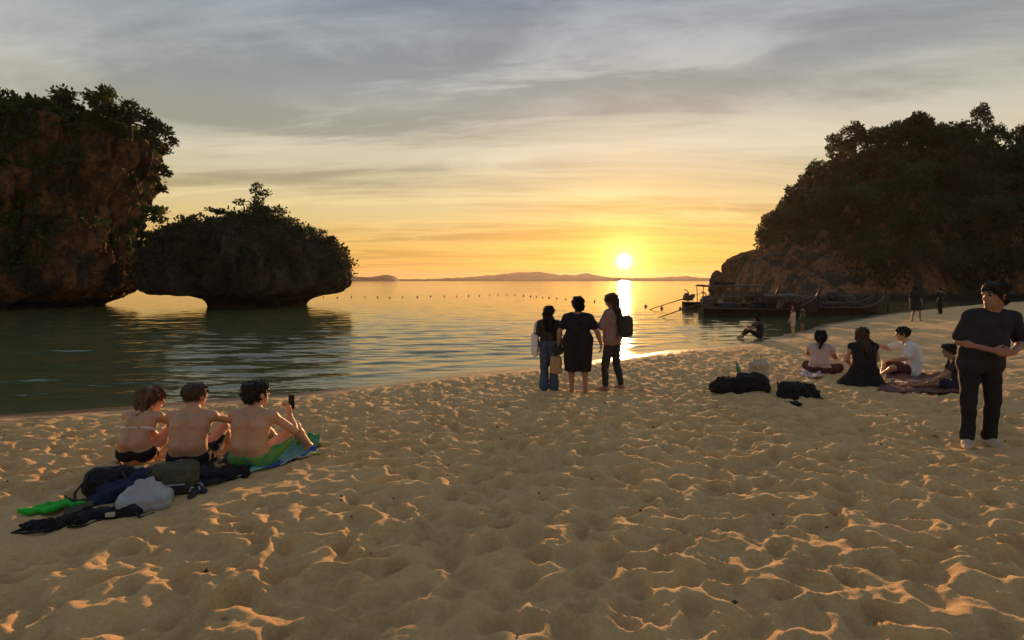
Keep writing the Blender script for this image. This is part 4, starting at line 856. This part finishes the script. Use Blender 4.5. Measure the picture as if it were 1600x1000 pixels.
def cloth(name, corners, material, label, cat, n=(46, 30), amp=.016, th=.012, lift=.012, fr=7., seed=0., group=None, edge=.03):
    """sheet lying on the sand: corners in world xy (4), follows the ground with folds and an uneven edge"""
    c = [np.array(q, float) for q in corners]; u = np.linspace(0, 1, n[0]); v = np.linspace(0, 1, n[1]); U, Vv = np.meshgrid(u, v)
    Pxy = ((1-U)*(1-Vv))[..., None]*c[0]+(U*(1-Vv))[..., None]*c[1]+(U*Vv)[..., None]*c[2]+((1-U)*Vv)[..., None]*c[3]
    q = np.concatenate([Pxy*3.1, np.zeros(U.shape+(1,))+seed], -1); Pxy = Pxy+edge*np.stack([fbm(q, 2), fbm(q+7.7, 2)], -1)
    X, Y = Pxy[..., 0], Pxy[..., 1]; base = ground_base(X, Y)+.35*sand_relief(X, Y)
    base = np.maximum(base+.012, ground(X, Y)+.016)
    f = np.abs(fbm(np.stack([X*fr, Y*fr*.6, X*0+seed], -1), 3)); Z = base+lift+amp*2*f
    top = np.stack([X, Y, Z], -1).reshape(-1, 3); bot = top-np.array([0, 0, th]); N = len(top); i = np.arange(N).reshape(U.shape)
    Q = np.stack([i[:-1, :-1], i[:-1, 1:], i[1:, 1:], i[1:, :-1]], -1).reshape(-1, 4); Qb = Q[:, ::-1]+N
    ring = np.concatenate([i[0, :], i[1:, -1], i[-1, -2::-1], i[-2:0:-1, 0]]); r2 = np.roll(ring, -1)
    side = np.stack([ring+N, r2+N, r2, ring], -1)
    org = np.array([X.mean(), Y.mean(), Z.min()]); return ob(name, mesh_np(name, np.vstack([top, bot])-org, np.vstack([Q, Qb, side])), M[material] if isinstance(material, str) else material, None, tuple(org), 0, label, cat, group)
def gxy(px, py): p = hit(px, py); return (p.x, p.y)
def towel_mat():
    m, nt, b = new_mat('towel_striped'); tc = nd(nt, 'ShaderNodeTexCoord').outputs['Object']
    x = nd(nt, 'ShaderNodeSeparateXYZ', {0: nd(nt, 'ShaderNodeMapping', {'Vector': tc, 'Rotation': (0, 0, math.radians(20))}).outputs[0]}).outputs[0]
    f = nd(nt, 'ShaderNodeMapRange', {0: x, 1: -.55, 2: .6}).outputs[0]
    c = ramp(nt, f, [(0, (.05, .16, .12)), (.35, (.10, .30, .24)), (.6, (.16, .36, .33)), (.74, (.04, .09, .33)), (.80, (.30, .36, .38)), (.86, (.45, .52, .06))], 'CONSTANT')
    nt.links.new(c, b.inputs['Base Color']); b.inputs['Roughness'].default_value = .95; return m
cloth('beach_towel', [gxy(370, 752), gxy(500, 715), gxy(470, 690), gxy(350, 718)], towel_mat(), 'teal and blue beach towel with a yellow-green end under the man in green shorts', 'towel', seed=1.)
cloth('beach_blanket', [gxy(180, 800), gxy(372, 752), gxy(352, 722), gxy(165, 752)], 'black', 'dark blanket spread on the sand under the seated trio', 'blanket', seed=2., amp=.02)
cloth('folded_towel', [gxy(462, 704), gxy(500, 704), gxy(496, 688), gxy(464, 690)], 'green', 'crumpled yellow-green cloth at the far end of the beach towel', 'cloth', n=(26, 16), amp=.035, lift=.05, th=.05, seed=3., fr=11)
cloth('green_towel', [(-3.90, 4.44), (-3.56, 4.54), (-3.55, 4.70), (-3.88, 4.63)], 'limeg', 'bright green towel lying on the sand at the end of the pile', 'towel', n=(30, 18), amp=.02, lift=.03, th=.035, seed=4.)
cloth('grey_cloth', [gxy(98, 815), gxy(150, 800), gxy(145, 782), gxy(104, 790)], 'olive', 'drab grey-green cloth between the bright towel and the black bag', 'cloth', n=(26, 18), amp=.02, seed=5.)
p = at_ground(172, 772); lump('black_backpack', p, .5, [((0, 0, .12), (.19, .13, .12), .09, 0), ((.02, -.10, .08), (.13, .06, .07), .05, 0)], 'black', 'black backpack lying behind the seated woman', 'backpack', extra=[('pocket', 'dark', (.02, -.15, .08), (.10, .03, .05), .02), ('zip', 'greyp', (.02, -.178, .115), (.09, .008, .006), .004)], straps=[[(-.15, -.08, .2), (-.22, -.2, .12), (-.2, -.3, .02), (-.05, -.28, .02)], [(.1, -.1, .22), (.15, -.22, .16), (.1, -.3, .03)]], seed=1.)
p = at_ground(206, 776); lump('navy_clothes', p, .7, [((0, 0, .06), (.22, .13, .08), .06, 0), ((.12, .12, .10), (.16, .10, .08), .06, .2), ((-.18, -.05, .03), (.12, .1, .05), .04, 0)], 'navy', 'heap of navy blue clothes behind the seated woman', 'clothes', wr=.03, fr=(11, 11, 11), seed=2.)
p = at_ground(272, 770); lump('olive_backpack', p, .25, [((0, 0, .13), (.20, .12, .14), .10, .2), ((.05, -.11, .09), (.13, .05, .08), .045, 0)], 'olive', 'worn olive backpack behind the man in dark shorts', 'backpack', extra=[('pocket', 'dark', (.05, -.15, .08), (.10, .03, .055), .02), ('zip', 'greyp', (.05, -.18, .12), (.09, .008, .006), .004)], straps=[[(-.14, -.05, .24), (-.2, -.18, .2), (-.18, -.22, .06)]], seed=3.)
p = at_ground(226, 796); lump('plastic_bag', p, .45, [((0, 0, .07), (.19, .12, .08), .06, 0), ((.0, .01, .14), (.13, .08, .06), .05, .1), ((-.01, .01, .19), (.07, .045, .05), .035, 0), ((-.04, .01, .235), (.022, .014, .028), .012, .5), ((.03, .0, .232), (.02, .014, .026), .012, -.4)], 'greyp', 'full pale grey plastic bag standing on the sand by the backpacks', 'bag', wr=.016, fr=(10, 10, 6), seed=4.)
p = at_ground(104, 822); lump('dark_sarong', p, .42, [((-.16, -.03, .02), (.10, .05, .035), .03, 0), ((.02, .0, .035), (.12, .07, .04), .035, 0), ((.16, .03, .03), (.09, .06, .035), .03, 0)], 'black', 'crumpled black garment with straps at the near end of the pile', 'clothes', wr=.035, fr=(13, 13, 13), straps=[[(-.2, -.03, .05), (-.30, -.08, .03), (-.22, -.12, .03), (-.08, -.10, .02)], [(.1, -.05, .06), (.04, -.12, .03), (.16, -.12, .02), (.24, -.05, .03)]], seed=5.)
p = at_ground(182, 808); lump('dark_pouch', p, .3, [((0, 0, .035), (.16, .07, .045), .04, 0), ((.13, .03, .03), (.07, .06, .035), .03, 0)], 'black', 'small dark pouch in front of the grey plastic bag', 'pouch', straps=[[(.1, -.02, .07), (.2, -.12, .02), (.28, -.06, .02)]], extra=[('tag', 'cream', (-.02, -.075, .05), (.035, .012, .02), .008)], seed=6.)
p = at_ground(335, 752); lump('dark_clothes', p, .25, [((0, 0, .05), (.2, .09, .06), .05, 0), ((.18, .05, .05), (.12, .08, .05), .04, 0)], 'black', 'dark clothes bunched up on the blanket between the two men', 'clothes', wr=.03, fr=(12, 12, 12), seed=7.)
def sandal(p, rz, label):
    S = SDF((-.08, -.17, -.02), (.08, .17, .08), .007); S.el((0, .06, .012), (.045, .075, .014)); S.el((0, -.07, .012), (.036, .065, .014)); S.rc((0, -.06, .012), (0, .06, .012), .016, .02, .03)
    o = sdf_obj('sandal', S, M['rubber'], None, loc=p, rz=rz, label=label, cat='sandal', group='pair of sandals')
    V, Q = join_vf([tube([(-.042, .02, .015), (-.03, .05, .045), (0, .085, .02), (.03, .05, .045), (.042, .02, .015)], .008, 6)]); ob('strap', vf_mesh('strap', V, Q), M['greyp'], o)
sandal(at_ground(303, 776, .02), .3, 'black sandal nearer the sea of the pair beside the olive backpack'); sandal(at_ground(311, 770, .02), .9, 'black sandal nearer the man in dark shorts, one of a pair')
# between picnic and waterline
p = at_ground(1160, 614); lump('duffel_bag', p, -.12, [((0, 0, .13), (.42, .16, .14), .12, 0), ((.15, 0, .20), (.25, .13, .12), .1, .1), ((-.38, -.02, .08), (.14, .12, .08), .06, 0)], 'black', 'big dark duffel bag lying on the sand beside the picnic', 'bag', .014, .035, (7, 7, 7), straps=[[(-.25, -.1, .22), (-.1, -.2, .3), (.08, -.2, .3), (.22, -.12, .26)], [(-.4, -.12, .05), (-.55, -.15, .1), (-.58, -.05, .06), (-.45, 0, .1)]], seed=8.)
p = at_ground(1184, 604); lump('cream_tote', p, .2, [((0, 0, .22), (.17, .10, .22), .06, .12), ((.04, 0, .40), (.10, .07, .08), .04, .1)], 'cream', 'cream cloth tote bag standing behind the dark duffel bag', 'bag', .014, .025, (8, 8, 6), straps=[[(-.08, 0, .44), (-.06, -.02, .54), (.04, -.02, .56), (.08, 0, .44)]], strap_mat='cream', seed=9.)
p = at_ground(1158, 606); S = SDF((-.1, -.1, -.02), (.1, .1, .5), .008); S.rc((0, 0, .03), (0, 0, .22), .036, .036); S.rc((0, 0, .22), (0, 0, .30), .034, .014, .03); S.rc((0, 0, .30), (0, 0, .36), .013)
o = sdf_obj('bottle', S, M['glass'], None, loc=p+Vector((0, 0, .12)), rz=0, label='dark slim bottle sticking up behind the duffel bag', cat='bottle'); o.rotation_euler = (0, -.25, 0)
p = at_ground(1243, 622); lump('black_rucksack', p, .1, [((0, 0, .11), (.27, .14, .12), .09, 0), ((-.12, 0, .17), (.13, .11, .09), .07, 0), ((.2, -.05, .06), (.13, .1, .07), .05, 0)], 'black', 'slumped black rucksack with pale cord next to the duffel bag', 'rucksack', .014, .035, (8, 8, 8), straps=[[(-.1, -.12, .22), (-.04, -.18, .12), (-.12, -.2, .05)], [(.05, -.14, .2), (.15, -.24, .05), (.3, -.22, .03), (.34, -.1, .03)]], seed=10.)
p = at_ground(1238, 632); lump('dark_cloth', p, 0, [((0, 0, .015), (.12, .06, .03), .025, 0)], 'black', 'small dark rag on the sand in front of the black rucksack', 'cloth', .012, .02, (14, 14, 14), seed=11.)
cloth('picnic_mat', [gxy(1372, 614), gxy(1512, 618), gxy(1490, 588), gxy(1385, 586)], 'matred', 'dark red picnic mat between the kneeling woman and the boy', 'mat', seed=6., amp=.010, edge=.02)
cloth('peach_towel', [gxy(1302, 582), gxy(1338, 584), gxy(1345, 560), gxy(1308, 556)], 'peach', 'peach towel lit by the sun between the two women of the picnic', 'towel', seed=7., amp=.008, edge=.02)
cloth('patterned_cloth', [gxy(1248, 592), gxy(1285, 594), gxy(1280, 582), gxy(1252, 580)], 'pinkw', 'pale crumpled cloth beside the woman with the ponytail', 'cloth', n=(26, 18), amp=.03, seed=8.)
def lathe(prof, n=20):
    V = []; Q = []
    for r, z in prof: V += [(r*math.cos(2*math.pi*k/n), r*math.sin(2*math.pi*k/n), z) for k in range(n)]
    for i in range(len(prof)-1): Q += [(i*n+k, i*n+(k+1) % n, (i+1)*n+(k+1) % n, (i+1)*n+k) for k in range(n)]
    return V, Q
p = at_ground(1432, 607, .03); V, Q = lathe([(0.001, 0), (.07, 0), (.10, .03), (.125, .09), (.13, .095), (.12, .09), (.09, .035), (.001, .02)]); ob('food_bowl', vf_mesh('food_bowl', V, Q), M['cream'], None, p, 0, 'cream bowl on the red picnic mat', 'bowl')
p = at_ground(1408, 603, .03); V, Q = lathe([(0.001, 0), (.08, 0), (.13, .02), (.135, .024), (.08, .012), (.001, .01)]); ob('plate', vf_mesh('plate', V, Q), M['white'], None, p, 0, 'flat white plate on the red picnic mat', 'plate')
p = at_ground(1395, 604, .03); V, Q = lathe([(0.001, 0), (.03, 0), (.035, .10), (.037, .10), (.033, .095), (.028, .01), (.001, .01)]); ob('cup', vf_mesh('cup', V, Q), M['white'], None, p, 0, 'small white cup beside the kneeling woman', 'cup')
p = at_ground(1325, 556, .03); S = SDF((-.25, -.08, -.06), (.25, .08, .08), .01); S.rc((-.12, 0, .02), (.08, 0, .02), .04); S.rc((.08, 0, .02), (.2, 0, .02), .03, .014, .02); sdf_obj('green_bottle', S, M['glass'], None, loc=p, rz=.2, label='green bottle lying on the sand beyond the peach towel', cat='bottle')
# bags carried by the standing three
def carried(name, c, hs, rd, material, label, cat, rz=0., strap=None, smat=None):
    S = SDF(-np.array(hs)*1.5-.06, np.array(hs)*1.5+.06, .012); S.box((0, 0, 0), hs, rd); S.wrinkle(.014, (10, 10, 7), c.x); o = sdf_obj(name, S, M[material], None, loc=c, rz=rz, label=label, cat=cat)
    for pl in strap or (): V, Q = tube(pl, .012, 6); ob('strap', vf_mesh('strap', V, Q), M[smat or material], o)
carried('tote_bag', pa+Vector((-.26, .03, .82)), (.035, .13, .2), .03, 'white', 'white tote bag hanging at the side of the woman in the blue skirt', 'bag', .2, [[(0, -.06, .19), (.02, -.03, .38), (.06, -.01, .44), (.02, .05, .38), (0, .07, .19)]])
carried('handbag', pb+Vector((-.34, .06, .74)), (.09, .06, .08), .04, 'dark', 'small dark handbag in the hand of the stout woman in the dress', 'handbag', 0, [[(-.05, 0, .06), (-.02, 0, .13), (.02, 0, .13), (.05, 0, .06)]])
carried('straw_bag', pb+Vector((-.37, .10, .48)), (.10, .07, .16), .05, 'straw', 'woven straw bag hanging between the two women on the shaded side', 'bag', 0, [[(-.06, 0, .14), (-.03, 0, .25), (.03, 0, .25), (.06, 0, .14)]])
c = to_w(pc, face(-52), (.02, -.25, 1.14)); carried('backpack', c, (.13, .10, .19), .08, 'dark', 'dark round backpack worn by the long-haired woman against the sun', 'backpack', face(-52), [[(-.10, .08, .15), (-.13, .18, .25), (-.13, .30, .18), (-.12, .32, .0)], [(.10, .08, .15), (.12, .18, .25), (.12, .30, .18), (.11, .32, .0)]])
w = to_w(pc, face(-52), (-.02, .425, 1.17)); V, Q = box_vf((0, 0, 0), (.075, .15, .012)); o = ob('phone', vf_mesh('phone', V, Q, False), M['rubber'], None, w, face(-52), 'phone held low by the long-haired woman with the backpack', 'phone')

# ------------------------------------------------------------------ longtail boats, floats
def boat(px, D, length, rz, label, canopy=(.18, .72), roofz=1.75, tail=True, roofmat='tarp'):
    e = ob('longtail_boat', None, None, None, (X_(px, D), D, 0), rz, label, 'boat', 'longtail boats moored by the beach')
    n = 40; sec = 9; Vo = []; beam = length*.085
    def sheer(t): return .42+.10*(1-t)**2+1.0*max(0, t-.62)**2*6.2
    def keel(t): return -.22+max(0, t-.80)**2*16+.10*(1-t)**3
    def wid(t): return beam*(min(1, (.55+1.9*t)) if t < .3 else 1)*(1-max(0, (t-.55)/.47)**2.2)
    for off in (0, .05):
        for i in range(n+1):
            t = i/n; x = (t-.5)*length; w = max(.02, wid(t)-off); k, s = keel(t)+off, sheer(t)
            for j in range(sec): a = -math.pi/2+math.pi*j/(sec-1); Vo.append((x, w*math.sin(a), s+(k-s)*max(0, math.cos(a))**.7))
    A = (n+1)*sec; Q = []
    for i in range(n):
        for j in range(sec-1):
            q = (i*sec+j, (i+1)*sec+j, (i+1)*sec+j+1, i*sec+j+1); Q.append(q); Q.append(tuple(A+v for v in q[::-1]))
        for j in (0, sec-1): q = (i*sec+j, (i+1)*sec+j, A+(i+1)*sec+j, A+i*sec+j); Q.append(q)
    for j in range(sec-1): Q.append((j, j+1, A+j+1, A+j)); b_ = n*sec; Q.append((b_+j, b_+j+1, A+b_+j+1, A+b_+j))
    ob('hull', vf_mesh('hull', Vo, Q), M['wood'], e)
    for s in (-1, 1):
        pts = [((t-.5)*length, s*wid(t)*1.0, sheer(t)+.015) for t in np.linspace(0, .97, 26)]; V, Q2 = tube(pts, .035, 6); ob('gunwale', vf_mesh('gunwale', V, Q2), M['woodp'], e)
    # transom, thwarts, prow post
    V, Q2 = box_vf((-.5*length+.03, 0, .22), (.05, wid(0)*1.9, .55)); ob('transom', vf_mesh('transom', V, Q2, False), M['wood'], e)
    for t in np.linspace(.14, .78, 7): V, Q2 = box_vf(((t-.5)*length, 0, sheer(t)-.07), (.22, wid(t)*1.94, .035)); ob('bench', vf_mesh('bench', V, Q2, False), M['woodp'], e)
    bx = .49*length; zt = sheer(.98); pp = [(bx-.25, 0, zt-.35), (bx, 0, zt), (bx+.22, 0, zt+.45), (bx+.30, 0, zt+.85)]; V, Q2 = tube(pp, [.09, .09, .075, .05], 7); prow = ob('prow', vf_mesh('prow', V, Q2), M['wood'], e)
    its = []
    for k in range(5): z = zt+.15+.07*k; its.append(tube([(bx+.12+.02*k-.10, .10, z), (bx+.15+.02*k, .12, z-.1), (bx+.18, .13, z-.35-.05*k)], .025, 5))
    V, Q2 = join_vf(its); ob('ribbon', vf_mesh('ribbon', V, Q2), M['ribbon'], prow)
    if canopy:
        c0, c1 = [(c-.5)*length for c in canopy]; rows = []; m = 14; V = []; Q2 = []
        for th in (0, .05):
            for i in range(m+1):
                x = c0+(c1-c0)*i/m; sag = .05*math.cos(i/m*6*math.pi)+.06*math.sin(i*1.7)*.3
                for j in range(7): y = (j/6-.5)*2*beam*1.12; V.append((x, y, roofz+.10*math.cos((j/6-.5)*math.pi)+sag*.5-th))
        B = (m+1)*7
        for i in range(m):
            for j in range(6): q = (i*7+j, (i+1)*7+j, (i+1)*7+j+1, i*7+j+1); Q2.append(q[::-1]); Q2.append(tuple(B+v for v in q))
            for j in (0, 6): Q2.append((i*7+j, (i+1)*7+j, B+(i+1)*7+j, B+i*7+j))
        for i in (0, m):
            for j in range(6): Q2.append((i*7+j, i*7+j+1, B+i*7+j+1, B+i*7+j))
        ob('canopy', vf_mesh('canopy', V, Q2), M[roofmat], e)
        for k in range(5):
            t = canopy[0]+(canopy[1]-canopy[0])*(k+.1)/4.2; x = (t-.5)*length
            for s in (-1, 1): V, Q2 = tube([(x, s*wid(t)*.98, sheer(t)-.1), (x, s*beam*1.05, roofz+.03)], .03, 6); ob('canopy_post', vf_mesh('canopy_post', V, Q2), M['wood'], e)
    # engine on its pivot with the long tail shaft
    ex = -.5*length+.35; its = [box_vf((ex, 0, .85), (.62, .42, .40)), box_vf((ex-.1, 0, 1.12), (.34, .30, .20), 0, .7), box_vf((ex+.34, .0, .98), (.22, .30, .30)), tube([(ex, 0, .35), (ex, 0, .7)], .06, 8), tube([(ex+.1, .12, 1.2), (ex-.05, .14, 1.42), (ex-.25, .14, 1.46)], .035, 6)]
    V, Q2 = join_vf(its); en = ob('engine', vf_mesh('engine', V, Q2, False), M['metal'], e)
    V, Q2 = tube([(ex+.3, 0, 1.0), (ex+.9, 0, 1.15), (ex+1.3, .05, 1.2)], .022, 6); ob('steering_handle', vf_mesh('steering_handle', V, Q2), M['metal'], en)
    if tail: V, Q2 = tube([(ex-.2, 0, .82), (ex-1.6, -.1, .42), (ex-3.0, -.2, -.02)], [.05, .035, .03], 6); ob('tail_shaft', vf_mesh('tail_shaft', V, Q2), M['metal'], en)
    return e
def cargo(e, spots):
    for k, (x, y, z, sx, sy, sz, mk) in enumerate(spots):
        S = SDF((-sx-.08, -sy-.08, -sz-.08), (sx+.08, sy+.08, sz+.08), .03); S.box((0, 0, 0), (sx, sy, sz), min(sx, sy, sz)*.6); S.wrinkle(.05, (4, 4, 4), k*3.1); sdf_obj('cargo_bundle', S, M[mk], e, loc=(x, y, z))
e = boat(1142, 42, 7.2, math.radians(3), 'farthest canopied longtail boat with its stern engine raised towards the open bay', (.16, .82), 1.72)
cargo(e, [(-1.6, 0, .75, .45, .4, .25, 'dark'), (.2, .1, .72, .6, .4, .2, 'olive'), (1.6, 0, .75, .4, .35, .25, 'black'), (-.6, 0, 1.95, .8, .4, .10, 'dark')])
e = boat(1188, 33.5, 7.4, math.radians(6), 'nearest low longtail boat with its long propeller shaft trailing in the water', (.50, .80), 1.22, True)
cargo(e, [(-1.9, 0, .62, .5, .4, .22, 'dark'), (.1, 0, .66, .7, .4, .22, 'black'), (1.9, 0, .7, .35, .35, .2, 'red')])
e = boat(1300, 43, 8.0, math.radians(12), 'open longtail boat half hidden behind the others below the headland trees', None, 1.62, False)
cargo(e, [(-1.2, 0, .75, .6, .4, .25, 'dark'), (1.3, 0, .75, .5, .4, .25, 'olive'), (0, 0, .95, .45, .35, .35, 'dark'), (-2.3, 0, .7, .4, .35, .25, 'black')])
e = boat(1318, 35.5, 6.6, math.radians(15), 'small open boat without a canopy drawn up at the far end of the beach', None, 1.2, False)
cargo(e, [(-.9, 0, .55, .5, .35, .2, 'black'), (.8, 0, .6, .4, .3, .2, 'dark')])
p = at_ground(1387, 489); V, Q = tube([(0, 0, -.4), (.02, 0, .6), (0, .02, 1.3)], [.09, .08, .075], 9); o = ob('mooring_post', vf_mesh('mooring_post', V, Q), M['wood'], None, p, 0, 'weathered wooden mooring post standing on the far beach', 'post'); V, Q = tube([(.10*math.cos(a), .10*math.sin(a), 1.0+.012*a/6) for a in np.linspace(0, 12.5, 40)], .018, 5); ob('rope_turns', vf_mesh('rope_turns', V, Q), M['rope'], o)
# swim line
line = [(505, 464), (527, 465), (549, 464), (570, 464), (590, 464), (609, 465), (629, 464), (652, 464), (673, 463), (694, 463), (714, 463), (732, 462), (749, 461.5), (765, 461), (778, 460.5), (792, 460.5), (805, 461), (818, 462), (829, 463), (838, 463.5), (848, 464), (858, 465), (870, 466), (884, 467.5), (905, 469), (929, 471), (948, 473), (980, 476), (1009, 478.5), (1034, 481.5), (1063, 482), (1094, 481)]
V, Q = lathe([(.001, -.10), (.07, -.095), (.13, -.04), (.14, .02), (.11, .09), (.05, .12), (.045, .17), (.03, .18), (.001, .18)], 14); fm = vf_mesh('float', V, Q)
cm = vf_mesh('float_cap', *lathe([(.001, .185), (.028, .18), (.03, .21), (.001, .23)], 10)); rp = []
for k, (px, py) in enumerate(line):
    D = (CH-.03)*FPX/(py-HY); p = P(px, py, D); s = .9+.25*((k*37) % 10)/10+(.25 if k > 25 else 0)
    o = ob('swim_float', fm, M['foam'], None, (p.x, p.y, .02), k*1.1, 'small weathered float on the swim line, '+ORD[k]+' from the islet end', 'float', 'floats of the swim line'); o.scale = (s*.7,)*3; ob('cap', cm, M['foam'], o); rp.append((p.x, p.y, .012))
# litter on the sand
rg = np.random.default_rng(5); n = 900; cx = rg.uniform(-7, 8, n); cy = rg.uniform(2, 12, n)**1.0; k = shore_s(cx, cy) > 1.0; cx, cy = cx[k], cy[k]
w = fbm(np.stack([cx*.7, cy*.7, cx*0], -1), 2) > .05; cx, cy = cx[w], cy[w]; z = ground(cx, cy)
V, Q = blades(np.stack([cx, cy, z+.004], -1), rg.normal(size=(len(cx), 3))*np.array([1, 1, .15]), .035, rg); ob('beach_litter', mesh_np('beach_litter', V, Q, False), M['debris'], kind='stuff', label='scattered bits of dry leaf and twig on the sand')

# ------------------------------------------------------------------ air
if HAZE:
    hb = box_vf((600, 1100, 17), (6400, 4200, 46)); hz = ob('haze', vf_mesh('haze', *hb, smooth=False), None, kind='stuff', label='warm evening haze')
    m = bpy.data.materials.new('haze'); m.use_nodes = True; nt = m.node_tree; nt.nodes.clear()
    v = nd(nt, 'ShaderNodeVolumePrincipled', {'Color': (1, .9, .8, 1), 'Density': HAZE, 'Anisotropy': .55}); nt.links.new(v.outputs[0], nd(nt, 'ShaderNodeOutputMaterial').inputs['Volume']); hz.data.materials.append(m)
